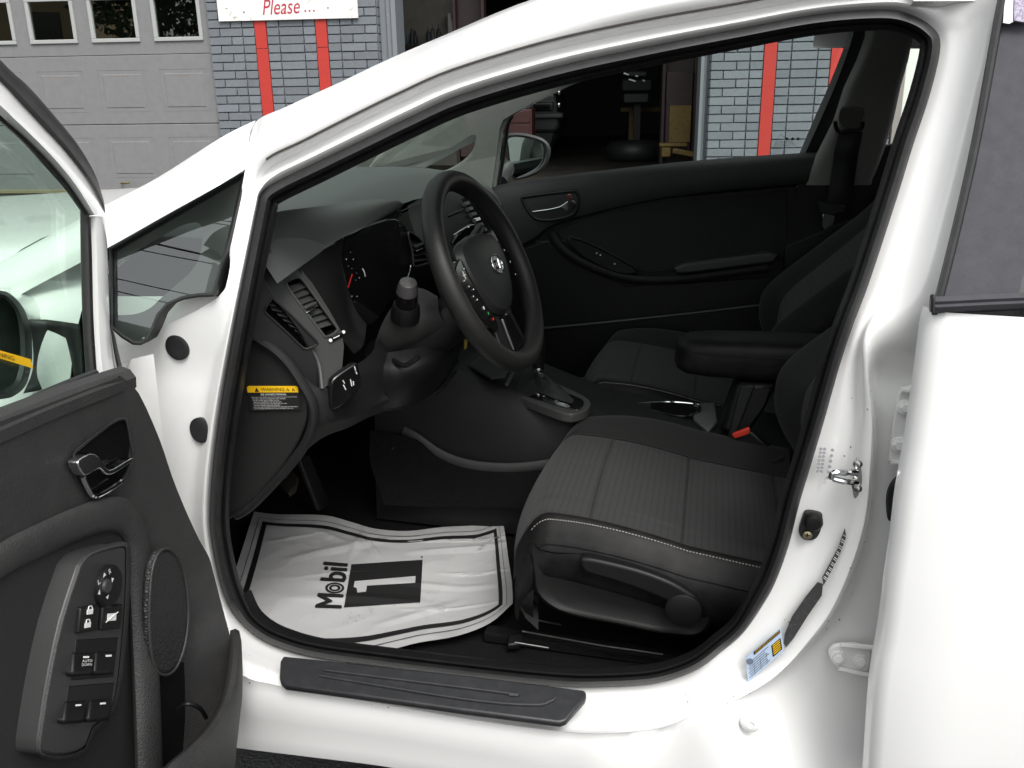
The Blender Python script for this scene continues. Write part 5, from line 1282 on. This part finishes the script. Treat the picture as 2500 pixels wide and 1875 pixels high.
    for a in range(9):
        zz = 1.16+.15*a/8; hw = .12+.01*math.sin(a/8*math.pi); k_ = .6+.4*math.sin(max(.12, min(.88, a/8))*math.pi)
        hd_.append([Vector((2.06+.35*(zz-1.2)+.05*k_*math.cos(tt), .52+hw*k_**.4*math.sin(tt), zz)) for tt in [i/20*2*math.pi for i in range(20)]])
    v, fc = gridf(hd_, True); fc += [tuple(range(20)), tuple(range(160, 180))]
    obj('headrest', v, fc, FABB, t, ang=70)
    for sy in (-.06, .06): tube('headrest_post', [Vector((1.98, .52+sy, 1.09)), Vector((2.04, .52+sy, 1.18))], .006, CHR2, t, n=8)
    return t
drv = make_seat('driver_seat', 0)
def copy_tree(o, parent, loc=None):
    c = o.copy(); COL.objects.link(c); c.parent = parent
    if loc: c.location = loc
    for ch in list(o.children): copy_tree(ch, c)
    return c
pas = copy_tree(drv, car, (0, .74, 0)); pas.name = 'passenger_seat'
for s in pas.children:
    if s.name.split('.')[0] in ('side_shield', 'recline_lever', 'lever_pivot', 'recliner_cover'): bpy.data.objects.remove(s)
# buckles and belts
bk2 = empty('seat_belt_buckle', parent=car)
plate('buckle_body', dk((1586,948,.735),(1622,930,.735),(1655,960,.735),(1695,985,.735),(1690,1003,.735),(1660,1000,.735),(1610,965,.735)), .022, PLASTS, bk2, bevel=.005)
plate('release_button', dk((1582,938,.728),(1618,924,.728),(1621,930,.728),(1618,938,.728),(1588,948,.728),(1582,944,.728)), .010, REDP, bk2, bevel=.002)
plate('buckle_tab', dk((1658,1000,.70),(1694,984,.70),(1693,992,.70),(1670,1003,.70)), .004, DASH, bk2, bevel=.001)
bk3 = empty('seat_belt_buckle', parent=car)
plate('release_button', dk((1556,740,1.05),(1578,734,1.05),(1580,740,1.05),(1558,748,1.05)), .01, mat('dim_red_plastic', (.25, .02, .015), .4), bk3, bevel=.002)
plate('buckle_body', dk((1554,746,1.052),(1582,738,1.052),(1600,780,1.052),(1575,785,1.052)), .02, PLASTS, bk3, bevel=.004)
# ---- far (passenger) door inner trim and window
pd = empty('passenger_door', parent=car)
FYp = 1.60
def fy(x, y, Y=FYp): return P(x, y, Y)
def fpl(name, px, Y, th, m, sm=0, bevel=.004, par=pd, **k):
    if sm: px = cr2(px, sm, True)
    return plate(name, [fy(x, y, Y) for x, y in px], th, m, par, bevel=bevel, **k)
beltf = [(1050,412),(1085,398),(1200,381),(1400,357),(1560,342),(1722,331),(1800,328)]
botf = [(1056,566),(1150,522),(1208,484),(1400,436),(1560,415),(1722,400),(1800,395)]
rowsT = []
for t_, dY in ((0, .05), (0, .014), (.04, .004), (.14, -.006), (.34, -.012), (.62, -.012), (.86, -.010), (.96, -.006), (1.0, .004), (1.0, .02)):
    rowsT.append(cr([fy(a[0]+(b[0]-a[0])*t_, a[1]+(b[1]-a[1])*t_, FYp+dY) for a, b in zip(beltf, botf)], 4))
loft('upper_trim', rowsT, mat('far_door_plastic', (.019, .020, .0205), .55, spec=.3, bump=(700, .3, .0006)), pd)
fpl('door_card', [(1040,430),(1160,470),(1400,430),(1722,400),(1740,760),(1500,800),(1060,800)], 1.612, .02, PLAST, bevel=.004)
fpl('lower_panel', [(1060,560),(1180,520),(1230,560),(1350,620),(1640,600),(1720,590),(1720,760),(1060,770)], 1.604, .012, PLASTS, bevel=.004)
# armrest swoosh
tube('pull_swoosh', cr([fy(*q, 1.585) for q in ((1194,500),(1196,512),(1215,538),(1260,568),(1320,592),(1380,604),(1460,604),(1560,592),(1660,578))], 6), .013, PLAST, pd, n=12, flat=(.5, 1), up=(0, 1, 0))
fpl('insert_cloth', [(1205,505),(1230,484),(1300,462),(1430,438),(1700,410),(1700,560),(1500,580),(1400,590),(1300,575),(1230,540)], 1.606, .006, mat('far_insert', (.010, .010, .010), .9, bump=(500, .5, .001)), sm=0)
vps = [fy(*q) for q in ((1455,572),(1480,562),(1660,540),(1680,545),(1670,562),(1500,584),(1462,586))]
plate('armrest_pad', [p+Vector((0, -.05, 0)) for p in vps], .06, mat('far_armrest', (.02, .021, .021), .45), pd, bevel=.008, seg=3)
tube('switch_pod_edge', cr([fy(*q, 1.575) for q in ((1232,512),(1262,520),(1300,538),(1345,562),(1372,578),(1374,590))], 5), .004, PLASTS, pd, n=8)
fpl('switch_pod', [(1222,520),(1240,514),(1300,540),(1368,578),(1370,592),(1330,590),(1265,560)], 1.578, .02, PLASTS, sm=2)
for x, y in ((1289,547),(1297,551),(1328,570)): lathe('switch_mark', fy(x, y, 1.574), (0, -1, .3), [(.0022, 0), (.0022, .001)], PRINTW, pd, n=6)
# handle
hz2 = cr2([(1128,430),(1140,424),(1232,413),(1245,416),(1250,428),(1247,448),(1236,464),(1200,474),(1170,475),(1152,468),(1138,450)], 3, True)
ph = empty('door_handle', parent=pd)
tube('bezel', [fy(x, y, 1.588) for x, y in hz2], .005, PLASTS, ph, closed=True, n=8)
fpl('handle_cup', hz2, 1.596, .006, GLOSS, par=ph)
fpl('lever', cr2([(1150,456),(1180,452),(1208,446),(1222,437),(1232,432),(1242,436),(1243,446),(1232,456),(1222,456),(1212,449),(1180,456),(1152,459)], 2, True), 1.585, .01, CHROME, par=ph, bevel=.002)
fpl('lock_tab', [(1226,420),(1234,419),(1235,436),(1226,437)], 1.585, .008, mat('red_chrome', (.6, .25, .22), .15, 1), par=ph, bevel=.001)
tube('pocket_edge', cr([fy(*q, 1.57) for q in ((1170,710),(1230,704),(1350,692),(1500,676),(1660,657))], 4), .0045, mat('pocket_edge_plastic', (.03, .031, .032), .4), pd, n=8)
fpl('map_pocket', [(1160,712),(1350,694),(1660,660),(1670,800),(1160,820)], 1.575, .01, PLASTS)
tube('panel_seam', [fy(1158,522,1.598), fy(1234-0,520,1.598)], .0012, DASHL, pd, n=6)
# window glass and rear frame
YG = lambda z: 1.69-max(0, z-.97)/.33*.15
def Pg(x, y, add=0):
    Y = 1.68
    for _ in range(10): Y = YG(P(x, y, Y).z)+add
    return P(x, y, Y)
gpx = [(1060,410),(1085,258),(1200,180),(1356,130),(1600,60),(1840,40),(1722,335),(1400,362)]
obj('window_glass', [Pg(x, y) for x, y in gpx], [tuple(range(len(gpx)))], GLASSF, pd, smooth=False)
ffr = [[(1838,20),(1832,75),(1793,178),(1757,260),(1722,342)], [(1850,20),(1846,78),(1808,180),(1773,262),(1736,347)]]
loft('frame_edge', [cr([Pg(x, y, -.01) for x, y in r], 4) for r in ffr], mat('pale_frame_edge', (.62, .66, .66), .5), pd)
ffr2 = [[(1846,20),(1842,78),(1806,180),(1771,262),(1734,347),(1720,420)], [(1884,20),(1880,85),(1846,185),(1808,270),(1772,350),(1740,420)]]
loft('frame_rubber', [cr([Pg(x, y, -.03) for x, y in r], 4) for r in ffr2], RUB, pd)
# glass etching
GM = mat('etched_marking', (.02, .02, .02), .8)
eq = lambda x, y: Pg(x, y, -.003)
tube('glass_marking', [eq(1686,290), eq(1668,322), eq(1724,318)], .0005, GM, pd, closed=True, n=4)
for i in range(4): tube('glass_marking', [eq(1672+i, 316-3*i), eq(1718-2*i, 313-3*i)], .0004, GM, pd, n=4)
for x in (1700, 1712, 1724): lathe('glass_marking', eq(x, 300), (0, -1, 0), [(.004, 0), (.004, .0003), (.003, .0003)], GM, pd, n=12)
# ---- far A pillar trim with its quarter window, far B pillar with belt
ap = empty('far_front_pillar', parent=car)
def pil(x, y):  # far pillar surface
    Y = 1.60
    for _ in range(10): Y = 1.62-max(0, P(x, y, Y).z-.95)/.33*.15
    return P(x, y, Y)
outerP = [(640,400),(796,300),(1000,210),(1200,150),(1356,120),(1380,138),(1256,168),(1156,214),(1104,243),(1090,252),(1082,272),(1075,330),(1066,404),(1052,418),(1000,400),(960,380),(880,366),(780,372),(660,420)]
holeP = [(884,361),(930,336),(980,311),(1010,292),(1024,283),(1032,286),(1032,305),(1026,326),(1010,345),(985,362),(960,372),(920,366)]
import mathutils.geometry as mg
po = [pil(x, y) for x, y in outerP]; pi_ = [pil(x, y) for x, y in holeP]
tri = mg.tessellate_polygon([[Vector((x, -y, 0)) for x, y in outerP], [Vector((x, -y, 0)) for x, y in holeP]])
allp = po+pi_
ob = obj('pillar_trim', allp, [tuple(t) for t in tri], TRIM, ap, smooth=False, solid=.02)
tube('pillar_lip', cr([pil(x, y)+Vector((0, -.008, 0)) for x, y in holeP], 3, True), .006, TRIM, ap, closed=True, n=8)
tube('pillar_front_edge', cr([pil(x, y)+Vector((0, -.004, 0)) for x, y in ((1360,142),(1256,169),(1156,214),(1108,242),(1092,256),(1083,280),(1076,330),(1067,402))], 4), .008, TRIM, ap, n=8)
tube('window_channel', cr([pil(x, y)+Vector((0, .03, 0)) for x, y in ((1102,250),(1092,270),(1084,330),(1070,410))], 4), .006, RUB, ap, n=8)
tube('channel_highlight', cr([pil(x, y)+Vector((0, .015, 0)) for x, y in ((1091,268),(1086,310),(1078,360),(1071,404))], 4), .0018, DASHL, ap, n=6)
obj('far_quarter_glass', [p+Vector((0, .03, 0)) for p in pi_], [tuple(range(len(pi_)))], GLASSF, ap, smooth=False)
bp2 = empty('far_centre_pillar', parent=car)
def bpil(x, y, a=0):
    Y = 1.58
    for _ in range(10): Y = 1.60-max(0, P(x, y, Y).z-.95)/.33*.13
    return P(x, y, Y+a)
colsB = []
for y, xl, xr in ((20,1872,1990), (80,1868,1972), (130,1850,1962), (190,1822,1945), (260,1800,1930), (330,1765,1908), (388,1736,1886), (400,1730,1884)):
    colsB.append([bpil(xl, y, .03), bpil(xl+8, y, .004), bpil(xl+(xr-xl)*.2, y, -.014), bpil(xl+(xr-xl)*.55, y, -.018), bpil(xr-10, y, -.006), bpil(xr, y, .02)])
loft('pillar_trim', [cr(r, 4) for r in colsB], TRIM, bp2)
loft('lower_trim', [[bpil(x, y, .0) for x in (xl, (xl+xr)/2, xr)] for y, xl, xr in ((398,1725,1900), (480,1705,1880), (560,1690,1860), (760,1650,1800), (900,1640,1760))], PLAST, bp2)
plate('lower_trim_step', [bpil(x, y, -.02) for x, y in ((1695,530),(1730,518),(1850,470),(1840,560),(1750,620),(1690,600))], .02, PLASTS, bp2, bevel=.006)
sb2 = empty('seat_belt', parent=car)
BELT = mat('belt_webbing', (.013, .013, .013), .6, bump=(1200, .4, .0006))
loft('webbing', [[bpil(x-26, y, a), bpil(x, y, a-.001), bpil(x+26, y, a)] for x, y, a in ((1838,285,-.030), (1828,330,-.032), (1818,400,-.035), (1808,470,-.05))], BELT, sb2, solid=.0015)
plate('belt_guide', [bpil(x, y, -.028) for x, y in cr2([(1816,236),(1830,231),(1862,236),(1868,246),(1862,262),(1856,278),(1828,278),(1812,262)], 3, True)], .012, mat('guide_cover', (.10, .10, .09), .6), sb2, bevel=.005, seg=3)
tube('guide_loop', cr([bpil(x, y, -.034) for x, y in ((1804,262),(1806,276),(1814,285),(1834,282),(1852,283),(1862,276),(1864,264))], 4), .005, PLASTS, sb2, n=8)
plate('latch_tongue', [bpil(x, y, -.056) for x, y in ((1768,436),(1826,444),(1826,460),(1795,466),(1770,462))], .012, PLASTS, sb2, bevel=.004)
plate('latch_plate', [bpil(x, y, -.056) for x, y in ((1778,462),(1804,466),(1798,498),(1784,500),(1776,488))], .003, CHR2, sb2, bevel=.001)
# rear-door piece seen behind the pillar
fpl('far_rear_door_trim', [(1890,318),(1960,306),(1960,420),(1870,440)], 1.60, .03, PLAST, par=car)
# ---- far door mirror outside
fm = empty('far_door_mirror', parent=car)
fo_ = cr2([(1086,292),(1105,287),(1135,288),(1170,298),(1186,312),(1190,328),(1184,350),(1168,370),(1145,382),(1118,388),(1107,385),(1099,360),(1094,330),(1090,305)], 3, True)
fi_ = cr2([(1098,300),(1115,296),(1140,299),(1166,307),(1177,318),(1178,334),(1172,352),(1160,365),(1140,375),(1118,382),(1110,381),(1105,362),(1101,340),(1099,318)], 3, True)
MY = 1.93
cxm = 1140; cym = 336
ro = [[P(cxm+(x-cxm)*k, cym+(y-cym)*k, MY+d) for x, y in fo_] for k, d in ((.2, .13), (.6, .12), (.9, .08), (1.0, .03), (1.0, .0))]
loft('mirror_shell', ro, WHITE, fm, cu=True)
loft('mirror_surround', [[P(x, y, MY) for x, y in fo_], [P((a[0]+b[0])/2, (a[1]+b[1])/2, MY-.006) for a, b in zip(fo_, fi_)], [P(x, y, MY) for x, y in fi_], [P(x, y, MY+.012) for x, y in fi_]], RUB, fm, cu=True)
plate('mirror_glass', [P(x, y, MY+.008+.0009*(x-1140)*.5) for x, y in fi_], .003, mat('mirror_silver', (.8, .86, .82), .01, 1), fm, bevel=0)
tube('mirror_foot', [P(1095,360,MY+.02), P(1080,385,1.80), P(1078,400,1.74)], [.03, .025, .03], RUB, fm, n=12)
# ---- pedals
pdl = empty('accelerator_pedal', parent=car)
apq = [Vector((.56, .585, .42)), Vector((.56, .64, .42)), Vector((.655, .635, .285)), Vector((.665, .585, .285))]
apq = [P(645,990,Z=.44), P(668,985,Z=.44), P(712,1085,Z=.30), P(690,1105,Z=.30)]
plate('pedal_pad', apq, .012, RUB, pdl, bevel=.003)
for i in range(5):
    t = .15+.17*i; tube('pedal_rib', [lerp(apq[0], apq[1], t)+Vector((.004, -.004, .004)), lerp(apq[3], apq[2], t)+Vector((.004, -.004, .004))], .0018, PLASTS, pdl, n=6)
bpd = empty('brake_pedal', parent=car)
plate('pedal_pad', [P(x, y, Z=.40) for x, y in ((600,1035),(625,1010),(645,1030),(640,1050),(625,1062))], .015, mat('pedal_rubber', (.02, .016, .010), .7), bpd, bevel=.004)
tube('pedal_arm', [P(615,1030,Z=.41), P(640,960,Z=.55)], .008, PLAST, bpd, n=8)
# ---- printed paper floor mat
pm = tag(empty('paper_floor_mat'), 'crumpled white paper floor mat with black border and logo in the driver footwell', 'paper mat')
CREASE = [((.80, .60), (1.09, .685), .0045, .008), ((.66, .40), (.80, .46), .003, .007), ((.93, .50), (1.08, .545), .004, .007), ((.55, .52), (.66, .60), .003, .008), ((.74, .60), (.80, .52), .0035, .007), ((.90, .36), (1.07, .41), .0035, .007), ((.98, .60), (1.04, .72), .003, .006), ((.62, .47), (.80, .62), .006, .02), ((.85, .56), (1.08, .66), .006, .016), ((.86, .44), (1.06, .48), .004, .014), ((.60, .60), (.74, .56), .004, .015), ((.70, .33), (.95, .40), .004, .018), ((.72, .64), (.74, .50), .004, .012), ((.88, .30), (1.0, .42), .004, .014)]
def zpap(X, Y):
    z = .283+.006*math.sin(X*9+Y*4)+.004*math.sin(X*17-Y*13)
    for (ax_, ay_), (bx_, by_), h, w_ in CREASE:
        dx_, dy_ = bx_-ax_, by_-ay_; L2 = dx_*dx_+dy_*dy_; tt = max(0, min(1, ((X-ax_)*dx_+(Y-ay_)*dy_)/L2))
        dd_ = math.hypot(X-ax_-dx_*tt, Y-ay_-dy_*tt); z += h*max(0, 1-dd_/w_)*math.sin(math.pi*(.1+.8*tt))
    if X > .98: z += .25*(X-.98)**1.3
    if Y < .33: z += .02*max(0, (X-.85))*(.33-Y)*10
    return z
def mp(x, y, o=0): return PZ(x, y, lambda X, Y: zpap(X, Y)+o)
tope = cr2([(549,1105),(600,1111),(700,1113),(760,1128),(810,1142),(880,1147),(960,1138),(1025,1135),(1055,1127),(1085,1117)], 4)
bote = cr2([(452,1400),(520,1420),(620,1432),(700,1430),(780,1420),(850,1402),(905,1388),(990,1373),(1060,1345),(1108,1303)], 4)
lefe = cr2([(549,1105),(536,1145),(516,1208),(485,1300),(452,1400)], 9)
rige = cr2([(1085,1117),(1092,1160),(1098,1205),(1106,1260),(1108,1303)], 9)
NU, NV = len(tope)-1, len(lefe)-1
def coons(u, v):
    def at(c, t): k = t*(len(c)-1); i = min(int(k), len(c)-2); f_ = k-i; return (c[i][0]+(c[i+1][0]-c[i][0])*f_, c[i][1]+(c[i+1][1]-c[i][1])*f_)
    T, Bt, L, Rr = at(tope, u), at(bote, u), at(lefe, v), at(rige, v)
    return tuple((1-v)*T[k]+v*Bt[k]+(1-u)*L[k]+u*Rr[k]-((1-u)*(1-v)*tope[0][k]+u*(1-v)*tope[-1][k]+(1-u)*v*bote[0][k]+u*v*bote[-1][k]) for k in (0, 1))
PAPER = mat('crumpled_paper', (.37, .37, .366), .7, var=(9, (.32, .316, .308), .5, .8))
_t = PAPER.node_tree; _b = _t.nodes['Principled BSDF']; _g = _t.nodes.new('ShaderNodeNewGeometry'); _v = _t.nodes.new('ShaderNodeTexVoronoi'); _v.feature = 'F1'; _v.inputs['Scale'].default_value = 13
_n = _t.nodes.new('ShaderNodeTexNoise'); _n.inputs['Scale'].default_value = 5; _mx = _t.nodes.new('ShaderNodeVectorMath'); _mx.operation = 'MULTIPLY_ADD'; _mx.inputs[1].default_value = (.25, .25, .25)
_bp = _t.nodes.new('ShaderNodeBump'); _bp.inputs['Strength'].default_value = .55; _bp.inputs['Distance'].default_value = .008
_t.links.new(_g.outputs['Position'], _n.inputs['Vector']); _t.links.new(_n.outputs['Color'], _mx.inputs[0]); _t.links.new(_g.outputs['Position'], _mx.inputs[2]); _t.links.new(_mx.outputs[0], _v.inputs['Vector'])
_t.links.new(_v.outputs['Distance'], _bp.inputs['Height']); _t.links.new(_bp.outputs[0], _b.inputs['Normal'])
NG = 180
loft('paper_sheet', [[mp(*coons(i/NG, j/120)) for i in range(NG+1)] for j in range(121)], PAPER, pm)
def strip_uv(name, u0, v0, u1, v1, wu, wv, n=150):
    a_, b_ = [], []
    for i in range(n+1):
        t = i/n; u = u0+(u1-u0)*t; v = v0+(v1-v0)*t
        a_.append(mp(*coons(u, v), .0016)); b_.append(mp(*coons(u+wu, v+wv), .0016))
    loft(name, [a_, b_], PRINTB, pm)
for (iu, iv, w1, w2) in ((.032, .060, .003, .0045), (.056, .105, .022, .034)):
    nm = 'border_line' if iu < .04 else 'border_band'
    strip_uv(nm, iu, iv, 1-iu, iv, 0, w2); strip_uv(nm, iu, 1-iv, 1-iu, 1-iv, 0, -w2)
    strip_uv(nm, iu, iv, iu, 1-iv, w1, 0); strip_uv(nm, 1-iu, iv, 1-iu, 1-iv, -w1, 0)
def pprint(name, poly, m, o=.0009, n=1):
    # densify polygon grid by quads
    return obj(name, [mp(x, y, o) for x, y in poly], [tuple(range(len(poly)))], m, pm, smooth=False)
bq = quad((743,1312), (908,1301), (759,1219), (913,1209))
loft('logo_block', [[mp(*bq(i/70, j/50), .0016) for i in range(71)] for j in range(51)], PRINTB, pm)
zq = lambda x, y: (513+x*.2801, 1088.5+y*.2801)
one = quad(zq(925,683), zq(1372,640), zq(895,590), zq(1375,556))
# white numeral lying on its side
def strip_q(nm, a, b, c, d, m, o, n=12):
    q_ = quad(zq(*a), zq(*b), zq(*c), zq(*d)); loft(nm, [[mp(*q_(i/n, j/4), o) for i in range(n+1)] for j in range(5)], m, pm)
strip_q('logo_numeral', (900,636), (1370,608), (903,596), (1374,556), PAPER, .0028, 60)
strip_q('logo_numeral', (924,684), (992,676), (918,634), (998,630), PAPER, .0028)
strip_q('logo_numeral', (896,640), (925,650), (903,600), (930,600), PAPER, .0028)
# wordmark reading upwards
wq = quad((737,1314), (752,1217), (681,1312), (700,1213))
def word(txt, u0, u1, v0=0, v1=1):
    v, fc = textmesh(txt, res=5)
    x0 = min(p.x for p in v); x1 = max(p.x for p in v); y0 = min(p.y for p in v); y1 = max(p.y for p in v)
    for k, (ddx, ddy) in enumerate(((-.016, 0), (.016, 0), (0, .018), (0, -.018))):
        obj('logo_wordmark', [mp(*wq(u0+(u1-u0)*(p.x-x0)/(x1-x0)+ddx, v0+(v1-v0)*(p.y-y0)/(y1-y0)+ddy), .0016+.00008*k) for p in v], fc, PRINTB, pm, smooth=False)
word('M', .01, .30); word('bil', .60, .985)
def ring_(r0, r1, m, o):
    ci, co = [], []
    for k in range(33):
        t = k/32*2*math.pi
        ci.append(mp(*wq(.445+.118*r0*math.cos(t), .38+.38*r0*math.sin(t)), o)); co.append(mp(*wq(.445+.118*r1*math.cos(t), .38+.38*r1*math.sin(t)), o))
    loft('logo_ring', [ci, co], m, pm)
ring_(.74, 1.0, PRINTB, .0017); ring_(.34, .60, PRINTB, .0017)
for sx, sy in ((1425,408),):
    q_ = [zq(1412,404), zq(1428,402), zq(1428,416), zq(1420,417)]; pprint('logo_trademark', q_, PRINTB)
SM = mat('grease_smudge', (.16, .15, .135), .8)
random.seed(11)
for i in range(46):
    t = random.random(); x = 745+60*t+random.gauss(0, 9); y = 1345-26*t+random.gauss(0, 6); s = random.uniform(.4, 1.5)
    if random.random() < .25: x, y = random.uniform(600, 1060), random.uniform(1190, 1350)
    pprint('smudge_speck', [(x-s, y), (x, y-s*.6), (x+s*1.4, y), (x, y+s*.5)], SM, .0012)
# ================================================================ overhead wires behind the photographer (mirrored in the quarter glass)
WIRE = mat('wire_insulation', (.01, .01, .01), .6)
wl = [(-10, 8.6, .018, 'thick lower overhead cable across the street')]+[(-10.2+.15*math.sin(k*2.1), 5.2+.78*k+.2*math.sin(k*3.7), .010, 'thin black overhead wire strung across the street') for k in range(11)]
for i, (y, z, r, lbl) in enumerate(wl):
    pts = [Vector((x, y+.06*x*(1+.2*i), z-.20*(x+5)-.9*(1-((x+6)/22)**2)*(1+.15*i))) for x in range(-28, 17, 2)]
    tag(tube('overhead_wire', pts, r, WIRE, None, n=6), lbl, 'wire', 'overhead wires')
for x in (-28, 16):
    t = tag(empty('utility_pole'), 'wooden utility pole at the far end of the wires' if x < 0 else 'wooden utility pole at the near end of the wires', 'pole', 'utility poles')
    lathe('pole_shaft', (x, -10.2+.07*x, 0), (0, 0, 1), [(.16, 0), (.11, 11.8 if x > 0 else 15.8)], mat('pole_wood', (.10, .08, .06), .9), t, n=14)
    box('crossarm', (x, -10.2+.07*x, 7.2 if x > 0 else 15.0), XYZ, (.12, 2.0, .12), mat('pole_wood', (.10, .08, .06), .9), t, bevel=.01)

# ---- across the street: tan house and a leafy tree, mirrored in the door panes
hs_ = tag(empty('tan_house'), 'tan sided house with brown roof across the street', 'house')
box('house_wall', (-19, -22, 2.2), XYZ, (9, 6, 4.4), mat('tan_siding', (.30, .22, .13), .8, bump=(20, .2, .01)), hs_, bevel=0)
v, fc = prism([Vector((-23.9, -18.6, 4.41)), Vector((-14.1, -18.6, 4.41)), Vector((-14.1, -22, 6.6)), Vector((-23.9, -22, 6.6))], Vector((0, 0, .15))); obj('roof', v, fc, mat('brown_shingles', (.06, .045, .035), .9), hs_, smooth=False)
for x in (-21.5, -18.5, -16): 
    wv_ = box('window', (x, -18.985, 2.6), XYZ, (1.1, .06, 1.4), GLOSS, hs_, bevel=.01); 
tr2 = tag(empty('street_tree'), 'broad leafy tree standing across the street', 'tree')
lathe('trunk', (-11.5, -17, 0), (0, 0, 1), [(.32, 0), (.24, 1.2), (.17, 3.2), (.06, 5.5)], mat('bark', (.07, .055, .04), .95), tr2, n=12)
random.seed(5); LV = []; LF = []
for i in range(5200):
    while True:
        p = Vector((random.uniform(-1, 1), random.uniform(-1, 1), random.uniform(-1, 1)))
        if .25 < p.length < 1 and math.sin(p.x*7+1)*math.sin(p.y*6)*math.sin(p.z*8+2) > -.35: break
    c = Vector((-11.5+p.x*3.1, -17+p.y*2.8, 4.6+p.z*2.5)); a = Vector((random.gauss(0, 1), random.gauss(0, 1), random.gauss(0, 1))).normalized(); b = a.orthogonal().normalized()
    s_ = random.uniform(.10, .2); k = len(LV); LV += [c-a*s_, c+b*s_*.5, c+a*s_, c-b*s_*.5]; LF.append((k, k+1, k+2, k+3))
obj('crown', LV, LF, mat('leaf_green', (.05, .085, .03), .6, var=(2, (.03, .055, .02), .4, .6)), tr2, smooth=False)
